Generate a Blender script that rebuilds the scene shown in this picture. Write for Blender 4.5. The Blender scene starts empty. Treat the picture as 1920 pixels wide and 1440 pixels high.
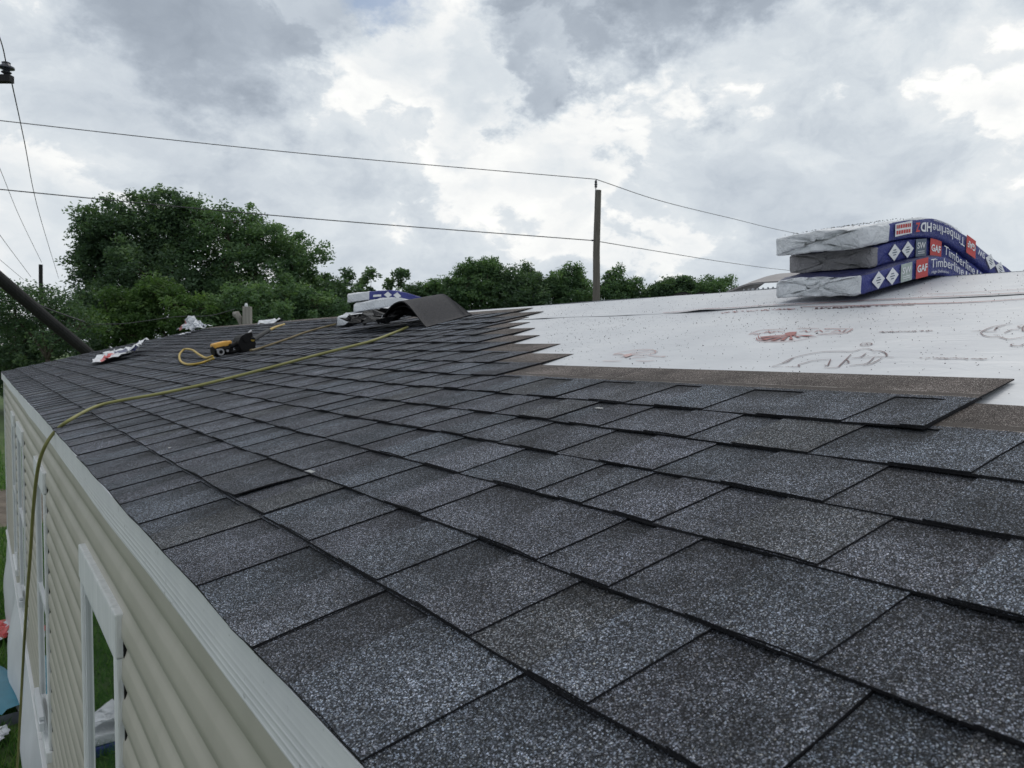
import bpy, bmesh, math, random
import numpy as np
from mathutils import Vector, Matrix

# ------------------------------------------------------------------ camera
S = bpy.context.scene
COL = S.collection
R = math.radians
EAVE = 2.80                      # height of the eave edge above the ground
TH = R(13.885)                   # roof pitch (about 3 in 12)
TT, CT, ST = math.tan(TH), math.cos(TH), math.sin(TH)
TF = 0.42                        # the far slope falls more steeply
RIDGE = 2.334                    # horizontal run from eave to ridge
CAM = Vector((-0.2361, 0.0, EAVE + 0.3184))
FPX = 1391.25                    # focal length in photo pixels (1920 wide)
YAW, PITCH, ROLL = R(35.7576), R(2.6655), R(0.3628)
FW = Vector((math.sin(YAW) * math.cos(PITCH), math.cos(YAW) * math.cos(PITCH), -math.sin(PITCH)))
RT0 = Vector((math.cos(YAW), -math.sin(YAW), 0))
UP0 = RT0.cross(FW)
RT = RT0 * math.cos(ROLL) + UP0 * math.sin(ROLL)
UP = UP0 * math.cos(ROLL) - RT0 * math.sin(ROLL)
cd = bpy.data.cameras.new('camera')
cam = bpy.data.objects.new('camera', cd)
COL.objects.link(cam)
cam.matrix_world = Matrix(((RT.x, UP.x, -FW.x, CAM.x), (RT.y, UP.y, -FW.y, CAM.y), (RT.z, UP.z, -FW.z, CAM.z), (0, 0, 0, 1)))
cd.sensor_width = 36
cd.lens = FPX / 1920 * 36
cd.clip_start = 0.02
cd.clip_end = 2000
cd.dof.use_dof = True
cd.dof.focus_distance = 1.7
cd.dof.aperture_fstop = 15
S.camera = cam

# ------------------------------------------------------------------ world, sun, exposure
SUN_EL, SUN_AZ = R(52), R(62)    # azimuth measured from +Y towards +X
W = bpy.data.worlds.new('World')
S.world = W
W.use_nodes = True
wn, wl = W.node_tree.nodes, W.node_tree.links
wn.clear()


def wnode(t, **k):
    n = wn.new(t)
    for a, b in k.items():
        setattr(n, a, b)
    return n


def ramp(nodes, stops, interp='LINEAR'):
    n = nodes.new('ShaderNodeValToRGB')
    cr = n.color_ramp
    cr.interpolation = interp
    while len(cr.elements) > 1:
        cr.elements.remove(cr.elements[-1])
    for i, (p, c) in enumerate(stops):
        e = cr.elements[0] if i == 0 else cr.elements.new(p)
        e.position = p
        if isinstance(c, (int, float)):
            c = (c, c, c)
        e.color = (c[0], c[1], c[2], 1)
    return n


def build_sky():
    out = wnode('ShaderNodeOutputWorld')
    sky = wnode('ShaderNodeTexSky', sky_type='NISHITA')
    sky.sun_disc = False
    sky.sun_elevation = SUN_EL
    sky.sun_rotation = SUN_AZ
    sky.air_density = 1.2
    sky.dust_density = 1.5
    bg_sky = wnode('ShaderNodeBackground')
    bg_sky.inputs['Strength'].default_value = 0.085
    wl.new(sky.outputs[0], bg_sky.inputs[0])
    tc = wnode('ShaderNodeTexCoord')
    # cloud coordinates: direction, stretched so clouds are flatter near the horizon
    mp = wnode('ShaderNodeMapping')
    mp.inputs['Scale'].default_value = (1, 1, 1.55)
    mp.inputs['Location'].default_value = (SKY_OFF[0], SKY_OFF[1], SKY_OFF[2])
    wl.new(tc.outputs['Generated'], mp.inputs[0])

    def noise(scale, detail, rough, dist=0.0, vec=None, lac=2.0):
        n = wnode('ShaderNodeTexNoise')
        n.inputs['Scale'].default_value = scale
        n.inputs['Detail'].default_value = detail
        n.inputs['Roughness'].default_value = rough
        n.inputs['Distortion'].default_value = dist
        n.inputs['Lacunarity'].default_value = lac
        wl.new(vec or mp.outputs[0], n.inputs['Vector'])
        return n

    def math_(op, a, b=None, clamp=False):
        n = wnode('ShaderNodeMath', operation=op)
        n.use_clamp = clamp
        for i, v in enumerate((a, b)):
            if v is None:
                continue
            if isinstance(v, (int, float)):
                n.inputs[i].default_value = v
            else:
                wl.new(v, n.inputs[i])
        return n.outputs[0]

    warp = noise(2.6, 8, 0.60)
    wv = wnode('ShaderNodeVectorMath', operation='MULTIPLY_ADD')
    wl.new(warp.outputs['Color'], wv.inputs[0])
    wv.inputs[1].default_value = (0.20, 0.20, 0.20)
    wl.new(mp.outputs[0], wv.inputs[2])
    big = noise(2.1, 9, 0.54, 0.1, wv.outputs[0])           # heaped masses
    det = noise(9.0, 10, 0.60, 0.25, wv.outputs[0])         # cauliflower edges
    wide = noise(1.3, 3, 0.5)                               # broad shade
    # heaped structure: pale rims round soft grey bellies
    r1 = ramp(wn, [(0.30, 0.68), (0.42, 0.74), (0.48, 0.81), (0.505, 1.0), (0.55, 0.88), (0.63, 0.76), (0.70, 0.98)], 'EASE')
    wl.new(math_('ADD', math_('MULTIPLY', big.outputs[0], 0.84), math_('MULTIPLY', det.outputs[0], 0.16)), r1.inputs[0])
    r2 = ramp(wn, [(0.33, 0.88), (0.5, 1.0), (0.66, 1.08)])
    wl.new(det.outputs[0], r2.inputs[0])
    r3 = ramp(wn, [(0.34, 0.90), (0.52, 1.0), (0.66, 1.06)])
    wl.new(wide.outputs[0], r3.inputs[0])
    v = math_('MULTIPLY', math_('MULTIPLY', r1.outputs[0], r2.outputs[0]), r3.outputs[0])
    sep = wnode('ShaderNodeSeparateXYZ')
    wl.new(tc.outputs['Generated'], sep.inputs[0])
    # the heavier, darker cloud masses, edges torn by the same turbulence
    ww = wnode('ShaderNodeVectorMath', operation='MULTIPLY_ADD')
    wsub = wnode('ShaderNodeVectorMath', operation='SUBTRACT')
    wl.new(noise(4.2, 9, 0.62).outputs['Color'], wsub.inputs[0])
    wsub.inputs[1].default_value = (0.5, 0.5, 0.5)
    wl.new(wsub.outputs[0], ww.inputs[0])
    ww.inputs[1].default_value = (0.42, 0.42, 0.42)
    wl.new(tc.outputs['Generated'], ww.inputs[2])
    dark = None
    for (az, el, rad, amt) in DARK_CLOUDS:
        dn = wnode('ShaderNodeVectorMath', operation='DISTANCE')
        wl.new(ww.outputs[0], dn.inputs[0])
        dn.inputs[1].default_value = (math.sin(R(az)) * math.cos(R(el)), math.cos(R(az)) * math.cos(R(el)), math.sin(R(el)))
        mr = wnode('ShaderNodeMapRange', interpolation_type='SMOOTHSTEP')
        wl.new(dn.outputs['Value'], mr.inputs[0])
        mr.inputs[1].default_value = rad * 1.25
        mr.inputs[2].default_value = rad * 0.55
        mr.inputs[3].default_value = 0.0
        mr.inputs[4].default_value = amt
        dark = mr.outputs[0] if dark is None else math_('MAXIMUM', dark, mr.outputs[0])
    v = math_('MULTIPLY', v, math_('SUBTRACT', 1.0, dark))
    # whiter towards the horizon and towards the hidden sun
    hg = ramp(wn, [(0.0, 1.04), (0.10, 1.03), (0.30, 1.0), (0.60, 1.06), (1.0, 1.25)])
    wl.new(sep.outputs['Z'], hg.inputs[0])
    v = math_('MULTIPLY', v, hg.outputs[0])
    dotn = wnode('ShaderNodeVectorMath', operation='DOT_PRODUCT')
    wl.new(tc.outputs['Generated'], dotn.inputs[0])
    dotn.inputs[1].default_value = (math.sin(SUN_AZ) * math.cos(SUN_EL), math.cos(SUN_AZ) * math.cos(SUN_EL), math.sin(SUN_EL))
    sg = ramp(wn, [(0.0, 0.95), (0.55, 1.0), (0.8, 1.12), (1.0, 1.5)])
    wl.new(dotn.outputs['Value'], sg.inputs[0])
    v = math_('MULTIPLY', v, sg.outputs[0])
    v = math_('MULTIPLY', v, SKY_GAIN)
    # tint: bellies bluish grey, lit parts near white
    tint = ramp(wn, [(0.0, (0.78, 0.92, 1.14)), (0.35, (0.82, 0.945, 1.12)), (0.55, (0.87, 0.97, 1.09)), (0.72, (0.92, 0.99, 1.05)), (0.88, (0.985, 1.0, 1.0)), (1.0, (1.0, 1.0, 0.97))])
    wl.new(v, tint.inputs[0])
    mul = wnode('ShaderNodeVectorMath', operation='SCALE')
    wl.new(tint.outputs[0], mul.inputs[0])
    wl.new(v, mul.inputs['Scale'])
    bg_cl = wnode('ShaderNodeBackground')
    wl.new(mul.outputs[0], bg_cl.inputs[0])
    # thin cover: small blue gaps where the masses break
    gap = ramp(wn, [(0.26, 0.35), (0.33, 1.0)])
    wl.new(big.outputs[0], gap.inputs[0])
    gd = wnode('ShaderNodeVectorMath', operation='DISTANCE')
    wl.new(ww.outputs[0], gd.inputs[0])
    gd.inputs[1].default_value = (math.sin(R(25)) * math.cos(R(24.6)), math.cos(R(25)) * math.cos(R(24.6)), math.sin(R(24.6)))
    gr = ramp(wn, [(0.03, 0.15), (0.07, 1.0)])
    wl.new(gd.outputs['Value'], gr.inputs[0])
    gapm = math_('MULTIPLY', gap.outputs[0], gr.outputs[0])
    mix = wnode('ShaderNodeMixShader')
    wl.new(gapm, mix.inputs[0])
    wl.new(bg_sky.outputs[0], mix.inputs[1])
    wl.new(bg_cl.outputs[0], mix.inputs[2])
    wl.new(mix.outputs[0], out.inputs[0])


SKY_OFF = (0.35, 0.1, 0.0)
SKY_GAIN = 0.84
# azimuth from +Y towards +X, elevation, angular radius, darkening of the heavy clouds
DARK_CLOUDS = [(12, 22, .12, .38), (18, 25, .13, .40), (28, 24, .05, .15), (4, 27, .10, .2), (40, 24, .11, .44), (46, 26, .12, .46), (39, 19, .06, .40), (52, 25, .09, .40),
               (62, 27, .10, .30), (33, 18, .06, .12), (15, 40, .22, .30), (45, 40, .22, .34), (75, 32, .2, .25), (100, 30, .2, .25), (-30, 30, .2, .25), (-70, 24, .2, .25), (150, 35, .25, .25), (-120, 32, .25, .25)]
build_sky()
W.cycles.sampling_method = 'MANUAL'
W.cycles.sample_map_resolution = 512

sd = bpy.data.lights.new('sun', 'SUN')
sd.energy = 0.5
sd.angle = R(20)
sd.color = (1.0, 0.965, 0.91)
sun = bpy.data.objects.new('sun', sd)
COL.objects.link(sun)
sdir = Vector((math.sin(SUN_AZ) * math.cos(SUN_EL), math.cos(SUN_AZ) * math.cos(SUN_EL), math.sin(SUN_EL)))
sun.rotation_euler = sdir.to_track_quat('Z', 'Y').to_euler()
sun.location = (4, 4, 20)

vs = S.view_settings
vs.view_transform = 'Standard'
vs.look = 'None'
vs.exposure = 0.08
vs.gamma = 1.0
vs.use_curve_mapping = False

# ------------------------------------------------------------------ helpers
def tag(o, label=None, cat=None, group=None, kind=None):
    if label:
        o['label'] = label
    if cat:
        o['category'] = cat
    if group:
        o['group'] = group
    if kind:
        o['kind'] = kind
    return o


def ray(x, y):
    return FW * FPX + RT * (x - 960) - UP * (y - 720)


def at(x, y, depth):
    """world point seen at photo pixel (x, y) at a distance 'depth' along the optical axis"""
    return CAM + ray(x, y) * (depth / FPX)


def roofpt(x, y, h=0.0):
    """point of the roof plane in roof coordinates (up-slope, along the house, height)"""
    d = ray(x, y)
    n = Vector((-ST, 0, CT))
    o = CAM - Vector((0, 0, EAVE))
    t = (h - n.dot(o)) / n.dot(d)
    P = o + d * t
    return Vector((P.x * CT + P.z * ST, P.y, h))


def r2w(u, y, h):
    """roof coordinates to world"""
    return Vector((u * CT - h * ST, y, EAVE + u * ST + h * CT))


def on_x(x, y, X):
    d = ray(x, y)
    return CAM + d * ((X - CAM.x) / d.x)


def on_z(x, y, Z):
    d = ray(x, y)
    return CAM + d * ((Z - CAM.z) / d.z)


def link(o, parent=None):
    COL.objects.link(o)
    if parent is not None:
        o.parent = parent
    return o


def mesh(name, verts, faces, mats=(), parent=None, loc=None, midx=None, smooth=False, attrs=None):
    me = bpy.data.meshes.new(name)
    me.from_pydata([tuple(v) for v in verts], [], faces)
    for m in (mats if isinstance(mats, (list, tuple)) else [mats]):
        me.materials.append(m)
    if midx is not None:
        me.polygons.foreach_set('material_index', midx)
    if smooth:
        me.polygons.foreach_set('use_smooth', [True] * len(me.polygons))
    if attrs:
        for k, vals in attrs.items():
            a = me.attributes.new(k, 'FLOAT', 'FACE')
            a.data.foreach_set('value', vals)
    me.update()
    o = bpy.data.objects.new(name, me)
    if loc is not None:
        o.location = loc
    return link(o, parent)


def empty(name, loc=(0, 0, 0), parent=None):
    o = bpy.data.objects.new(name, None)
    o.empty_display_size = 0.2
    o.location = loc
    return link(o, parent)


class MB:
    """collects boxes, tubes and sheets for one mesh"""

    def __init__(self):
        self.v, self.f, self.m = [], [], []

    def add(self, verts, faces, mi=0):
        b = len(self.v)
        self.v += [Vector(p) for p in verts]
        self.f += [tuple(i + b for i in f) for f in faces]
        self.m += [mi] * len(faces)

    def box(self, lo, hi, mi=0, bev=0.0):
        x0, y0, z0 = lo
        x1, y1, z1 = hi
        if bev <= 0:
            vs_ = [(x, y, z) for z in (z0, z1) for y in (y0, y1) for x in (x0, x1)]
            fs = [(0, 2, 3, 1), (4, 5, 7, 6), (0, 1, 5, 4), (2, 6, 7, 3), (0, 4, 6, 2), (1, 3, 7, 5)]
            self.add(vs_, fs, mi)
            return
        bm = bmesh.new()
        bmesh.ops.create_cube(bm, size=1)
        for v in bm.verts:
            v.co = Vector((x0 + (v.co.x + .5) * (x1 - x0), y0 + (v.co.y + .5) * (y1 - y0), z0 + (v.co.z + .5) * (z1 - z0)))
        bmesh.ops.bevel(bm, geom=bm.edges[:], offset=bev, segments=2, profile=0.6, affect='EDGES')
        bm.verts.index_update()
        self.add([v.co.copy() for v in bm.verts], [tuple(v.index for v in f.verts) for f in bm.faces], mi)
        bm.free()

    def tube(self, pts, rad, seg=8, mi=0, caps=True):
        pts = [Vector(p) for p in pts]
        n = len(pts)
        rads = rad if isinstance(rad, (list, tuple)) else [rad] * n
        ref = None
        rings = []
        for i, p in enumerate(pts):
            t = (pts[min(i + 1, n - 1)] - pts[max(i - 1, 0)]).normalized()
            if ref is None:
                ref = t.orthogonal().normalized()
            ref = (ref - t * ref.dot(t))
            ref = ref.normalized() if ref.length > 1e-6 else t.orthogonal().normalized()
            b = t.cross(ref)
            rings.append([p + (ref * math.cos(2 * math.pi * k / seg) + b * math.sin(2 * math.pi * k / seg)) * rads[i] for k in range(seg)])
        vs_ = [q for r_ in rings for q in r_]
        fs = []
        for i in range(n - 1):
            for k in range(seg):
                fs.append((i * seg + k, i * seg + (k + 1) % seg, (i + 1) * seg + (k + 1) % seg, (i + 1) * seg + k))
        if caps:
            fs.append(tuple(range(seg))[::-1])
            fs.append(tuple((n - 1) * seg + k for k in range(seg)))
        self.add(vs_, fs, mi)

    def build(self, name, mats, parent=None, smooth=False, loc=None):
        return mesh(name, self.v, self.f, mats, parent, loc, self.m, smooth)


def spline(pts, n=8):
    """Catmull-Rom through the points"""
    pts = [Vector(p) for p in pts]
    P = [pts[0] * 2 - pts[1]] + pts + [pts[-1] * 2 - pts[-2]]
    out = []
    for i in range(1, len(P) - 2):
        a, b, c, d = P[i - 1:i + 3]
        for k in range(n):
            t = k / n
            out.append(0.5 * ((2 * b) + (c - a) * t + (2 * a - 5 * b + 4 * c - d) * t * t + (3 * b - a - 3 * c + d) * t ** 3))
    out.append(pts[-1])
    return out


# ------------------------------------------------------------------ materials
def newmat(name):
    m = bpy.data.materials.new(name)
    m.use_nodes = True
    nt = m.node_tree
    b = nt.nodes['Principled BSDF']
    return m, nt.nodes, nt.links, b


def nmath(N, L, op, a, b=None, c=None, clamp=False):
    n = N.new('ShaderNodeMath')
    n.operation = op
    n.use_clamp = clamp
    for i, v in enumerate((a, b, c)):
        if v is None:
            continue
        if isinstance(v, (int, float)):
            n.inputs[i].default_value = v
        else:
            L.new(v, n.inputs[i])
    return n.outputs[0]


def nnoise(N, L, vec, scale, detail=4, rough=0.55, dist=0.0):
    n = N.new('ShaderNodeTexNoise')
    n.inputs['Scale'].default_value = scale
    n.inputs['Detail'].default_value = detail
    n.inputs['Roughness'].default_value = rough
    n.inputs['Distortion'].default_value = dist
    if vec is not None:
        L.new(vec, n.inputs['Vector'])
    return n


def nmix(N, L, f, a, b, blend='MIX'):
    n = N.new('ShaderNodeMix')
    n.data_type = 'RGBA'
    n.blend_type = blend
    for sock, v in ((n.inputs[0], f), (n.inputs[6], a), (n.inputs[7], b)):
        if isinstance(v, (int, float)):
            sock.default_value = v if sock.type == 'VALUE' else (v, v, v, 1)
        elif isinstance(v, (tuple, list)):
            sock.default_value = (v[0], v[1], v[2], 1)
        else:
            L.new(v, sock)
    return n.outputs[2]


def nbump(N, L, h, strength, dist, b):
    n = N.new('ShaderNodeBump')
    n.inputs['Strength'].default_value = strength
    n.inputs['Distance'].default_value = dist
    L.new(h, n.inputs['Height'])
    L.new(n.outputs[0], b.inputs['Normal'])


def simple(name, col, rough=0.6, spec=0.4, var=0.12, vscale=6.0, bump=0.0, bscale=40.0, metal=0.0, coord='Object'):
    m, N, L, b = newmat(name)
    tc = N.new('ShaderNodeTexCoord')
    n = nnoise(N, L, tc.outputs[coord], vscale, 6, 0.6)
    r = ramp(N, [(0.3, 1 - var), (0.7, 1 + var)])
    L.new(n.outputs[0], r.inputs[0])
    c = nmix(N, L, 1.0, col, r.outputs[0], 'MULTIPLY')
    L.new(c, b.inputs['Base Color'])
    b.inputs['Roughness'].default_value = rough
    b.inputs['Specular IOR Level'].default_value = spec
    b.inputs['Metallic'].default_value = metal
    if bump > 0:
        n2 = nnoise(N, L, tc.outputs[coord], bscale, 5, 0.6)
        nbump(N, L, n2.outputs[0], bump, 0.01, b)
    return m


def shingle_mat():
    m, N, L, b = newmat('granule_shingle')
    tc = N.new('ShaderNodeTexCoord')
    oi = N.new('ShaderNodeObjectInfo')
    off = N.new('ShaderNodeVectorMath')
    off.operation = 'ADD'
    comb = N.new('ShaderNodeCombineXYZ')
    for i, k in enumerate((37.0, 91.0, 13.0)):
        L.new(nmath(N, L, 'MULTIPLY', oi.outputs['Random'], k), comb.inputs[i])
    L.new(tc.outputs['Object'], off.inputs[0])
    L.new(comb.outputs[0], off.inputs[1])
    vec = off.outputs[0]
    vo = N.new('ShaderNodeTexVoronoi')
    vo.inputs['Scale'].default_value = 960
    vo.inputs['Randomness'].default_value = 1.0
    L.new(vec, vo.inputs['Vector'])
    sep = N.new('ShaderNodeSeparateColor')
    L.new(vo.outputs['Color'], sep.inputs[0])
    # granule brightness: mostly dark basalt, some pale ones
    gr = ramp(N, [(0.0, 0.006), (0.40, 0.020), (0.62, 0.050), (0.79, 0.120), (0.91, 0.255), (1.0, 0.58)])
    L.new(sep.outputs[0], gr.inputs[0])
    hue = ramp(N, [(0.0, (0.92, 0.94, 1.10)), (0.4, (0.90, 0.99, 1.10)), (0.7, (1.02, 0.97, 1.06)), (0.93, (1.0, 1.0, 1.0)), (1.0, (1.12, 1.02, 0.86))])
    L.new(sep.outputs[1], hue.inputs[0])
    grey = nmix(N, L, 1.0, gr.outputs[0], hue.outputs[0], 'MULTIPLY')
    # blend drops: soft cloudy patches
    dn = nnoise(N, L, vec, 7.5, 5, 0.62)
    dr = ramp(N, [(0.30, 0.52), (0.5, 1.0), (0.70, 1.5)])
    L.new(dn.outputs[0], dr.inputs[0])
    grey = nmix(N, L, 1.0, grey, dr.outputs[0], 'MULTIPLY')
    # wear: dusty, scuffed places
    sc = nnoise(N, L, vec, 26, 6, 0.7, 0.4)
    sr = ramp(N, [(0.62, 0.0), (0.76, 0.35)])
    L.new(sc.outputs[0], sr.inputs[0])
    grey = nmix(N, L, sr.outputs[0], grey, (0.15, 0.155, 0.16))
    at_ = N.new('ShaderNodeAttribute')
    at_.attribute_name = 'tone'
    grey = nmix(N, L, 1.0, grey, at_.outputs['Fac'], 'MULTIPLY')
    # per tab tint
    ht = N.new('ShaderNodeAttribute')
    ht.attribute_name = 'tint'
    tr = ramp(N, [(0.0, (0.95, 1.0, 1.05)), (0.5, (0.99, 0.99, 1.02)), (0.85, (1.0, 0.98, 1.03)), (1.0, (1.03, 1.01, 0.96))])
    L.new(ht.outputs['Fac'], tr.inputs[0])
    grey = nmix(N, L, 1.0, grey, tr.outputs[0], 'MULTIPLY')
    grey = nmix(N, L, 1.0, grey, (0.94, 1.0, 1.07), 'MULTIPLY')
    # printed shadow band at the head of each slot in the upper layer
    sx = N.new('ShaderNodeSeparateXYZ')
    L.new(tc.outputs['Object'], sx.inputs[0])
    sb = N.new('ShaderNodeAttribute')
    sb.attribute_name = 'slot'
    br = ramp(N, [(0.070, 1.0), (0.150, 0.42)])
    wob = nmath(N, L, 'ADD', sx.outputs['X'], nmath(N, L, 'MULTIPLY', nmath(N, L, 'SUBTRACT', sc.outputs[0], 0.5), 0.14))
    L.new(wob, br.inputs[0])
    bt = ramp(N, [(0.090, 1.0), (0.150, 0.80)])  # teeth darken at the head: contact shade put into the colour
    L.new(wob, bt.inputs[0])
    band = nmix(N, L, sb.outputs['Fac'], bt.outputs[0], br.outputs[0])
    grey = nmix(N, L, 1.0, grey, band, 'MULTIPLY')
    # head lap: brown granules and a sealant / nailing line
    gb = ramp(N, [(0.0, (0.030, 0.024, 0.022)), (0.5, (0.066, 0.054, 0.050)), (0.82, (0.12, 0.10, 0.094)), (1.0, (0.46, 0.42, 0.40))])
    L.new(sep.outputs[0], gb.inputs[0])
    brown = nmix(N, L, 1.0, gb.outputs[0], dr.outputs[0], 'MULTIPLY')
    edge = nmath(N, L, 'ADD', sx.outputs['X'], nmath(N, L, 'MULTIPLY', nmath(N, L, 'SUBTRACT', sc.outputs[0], 0.5), 0.012))
    hl = nmath(N, L, 'GREATER_THAN', edge, 0.172)
    col = nmix(N, L, hl, grey, brown)
    s1 = nmath(N, L, 'MULTIPLY', nmath(N, L, 'GREATER_THAN', edge, 0.176), nmath(N, L, 'LESS_THAN', edge, 0.197))
    col = nmix(N, L, nmath(N, L, 'MULTIPLY', s1, 0.8), col, (0.070, 0.060, 0.055))
    # thin pale dashes along the nailing line
    mp = N.new('ShaderNodeMapping')
    mp.inputs['Scale'].default_value = (500, 14, 1)
    L.new(vec, mp.inputs[0])
    dn2 = nnoise(N, L, mp.outputs[0], 1.0, 2, 0.5)
    d1 = nmath(N, L, 'MULTIPLY', nmath(N, L, 'GREATER_THAN', edge, 0.1965), nmath(N, L, 'LESS_THAN', edge, 0.1995))
    d2 = nmath(N, L, 'MULTIPLY', nmath(N, L, 'GREATER_THAN', edge, 0.1735), nmath(N, L, 'LESS_THAN', edge, 0.176))
    dd = nmath(N, L, 'MULTIPLY', nmath(N, L, 'ADD', d1, d2, clamp=True), nmath(N, L, 'GREATER_THAN', dn2.outputs[0], 0.56))
    col = nmix(N, L, nmath(N, L, 'MULTIPLY', dd, 0.75), col, (0.42, 0.40, 0.38))
    L.new(col, b.inputs['Base Color'])
    b.inputs['Roughness'].default_value = 0.8
    b.inputs['Specular IOR Level'].default_value = 0.22
    hgt = nmath(N, L, 'SUBTRACT', 1.0, nmath(N, L, 'MULTIPLY', vo.outputs['Distance'], 1.6))
    hgt = nmath(N, L, 'ADD', hgt, nmath(N, L, 'MULTIPLY', sep.outputs[2], 0.5))
    nbump(N, L, hgt, 0.55, 0.0012, b)
    return m


def asphalt_mat():
    m, N, L, b = newmat('cut_asphalt')
    tc = N.new('ShaderNodeTexCoord')
    n = nnoise(N, L, tc.outputs['Object'], 420, 3, 0.7)
    r = ramp(N, [(0.35, (0.006, 0.006, 0.008)), (0.62, (0.018, 0.018, 0.021)), (0.80, (0.09, 0.09, 0.10))])
    L.new(n.outputs[0], r.inputs[0])
    L.new(r.outputs[0], b.inputs['Base Color'])
    b.inputs['Roughness'].default_value = 0.8
    b.inputs['Specular IOR Level'].default_value = 0.2
    return m


def underlay_mat():
    m, N, L, b = newmat('underlayment')
    tc = N.new('ShaderNodeTexCoord')
    v = tc.outputs['Object']
    n = nnoise(N, L, v, 3.2, 6, 0.6)
    r = ramp(N, [(0.30, (0.46, 0.475, 0.51)), (0.55, (0.525, 0.54, 0.57)), (0.75, (0.575, 0.585, 0.61))])
    L.new(n.outputs[0], r.inputs[0])
    # scuffed grey dirt
    mp = N.new('ShaderNodeMapping')
    mp.inputs['Scale'].default_value = (60, 9, 1)
    L.new(v, mp.inputs[0])
    d = nnoise(N, L, mp.outputs[0], 1.0, 7, 0.7, 0.6)
    dr = ramp(N, [(0.60, 0.0), (0.75, 0.30)])
    L.new(d.outputs[0], dr.inputs[0])
    c = nmix(N, L, dr.outputs[0], r.outputs[0], (0.42, 0.43, 0.45))
    L.new(c, b.inputs['Base Color'])
    b.inputs['Roughness'].default_value = 0.42
    b.inputs['Specular IOR Level'].default_value = 0.45
    mp2 = N.new('ShaderNodeMapping')
    mp2.inputs['Scale'].default_value = (9, 2.6, 1)
    L.new(v, mp2.inputs[0])
    w = nnoise(N, L, mp2.outputs[0], 1.6, 6, 0.62, 0.8)
    nbump(N, L, w.outputs[0], 0.5, 0.012, b)
    return m


def fascia_mat():
    m, N, L, b = newmat('embossed_white_fascia')
    tc = N.new('ShaderNodeTexCoord')
    mp = N.new('ShaderNodeMapping')
    mp.inputs['Scale'].default_value = (1, 1.6, 30)
    L.new(tc.outputs['Object'], mp.inputs[0])
    w = N.new('ShaderNodeTexWave')
    w.wave_type = 'BANDS'
    w.bands_direction = 'Z'
    w.inputs['Scale'].default_value = 1.0
    w.inputs['Distortion'].default_value = 3.0
    w.inputs['Detail'].default_value = 4
    w.inputs['Detail Scale'].default_value = 0.6
    L.new(mp.outputs[0], w.inputs['Vector'])
    n = nnoise(N, L, tc.outputs['Object'], 7, 6, 0.65)
    r = ramp(N, [(0.3, (0.72, 0.725, 0.77)), (0.7, (0.81, 0.815, 0.85))])
    L.new(n.outputs[0], r.inputs[0])
    n2 = nnoise(N, L, tc.outputs['Object'], 55, 3, 0.5)
    sr = ramp(N, [(0.665, 0.0), (0.70, 0.8)])
    L.new(n2.outputs[0], sr.inputs[0])
    c = nmix(N, L, nmath(N, L, 'MULTIPLY', sr.outputs[0], 0.45), r.outputs[0], (0.12, 0.12, 0.12))
    L.new(c, b.inputs['Base Color'])
    b.inputs['Roughness'].default_value = 0.45
    sz = N.new('ShaderNodeSeparateXYZ')
    L.new(tc.outputs['Object'], sz.inputs[0])
    lowr = ramp(N, [(0.35, 1.0), (0.62, 0.12)])
    L.new(nmath(N, L, 'MULTIPLY', nmath(N, L, 'ADD', sz.outputs['Z'], 0.095 - EAVE), 10.5), lowr.inputs[0])
    hh = nmath(N, L, 'MULTIPLY', nmath(N, L, 'POWER', w.outputs['Fac'], 2.5), lowr.outputs[0])
    nbump(N, L, hh, 0.28, 0.002, b)
    return m


def siding_mat():
    m, N, L, b = newmat('vinyl_siding')
    tc = N.new('ShaderNodeTexCoord')
    n = nnoise(N, L, tc.outputs['Object'], 2.5, 5, 0.6)
    r = ramp(N, [(0.3, (0.435, 0.415, 0.365)), (0.7, (0.505, 0.482, 0.425))])
    L.new(n.outputs[0], r.inputs[0])
    mp = N.new('ShaderNodeMapping')
    mp.inputs['Scale'].default_value = (1, 3.1, 0.9)
    L.new(tc.outputs['Object'], mp.inputs[0])
    s = nnoise(N, L, mp.outputs[0], 3, 5, 0.6)
    sr = ramp(N, [(0.5, 0.0), (0.8, 0.3)])
    L.new(s.outputs[0], sr.inputs[0])
    c = nmix(N, L, sr.outputs[0], r.outputs[0], (0.34, 0.335, 0.28))
    L.new(c, b.inputs['Base Color'])
    b.inputs['Roughness'].default_value = 0.5
    b.inputs['Specular IOR Level'].default_value = 0.35
    mp2 = N.new('ShaderNodeMapping')
    mp2.inputs['Scale'].default_value = (1, 6, 90)
    L.new(tc.outputs['Object'], mp2.inputs[0])
    g = nnoise(N, L, mp2.outputs[0], 1.0, 3, 0.5)
    nbump(N, L, g.outputs[0], 0.12, 0.002, b)
    return m


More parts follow.
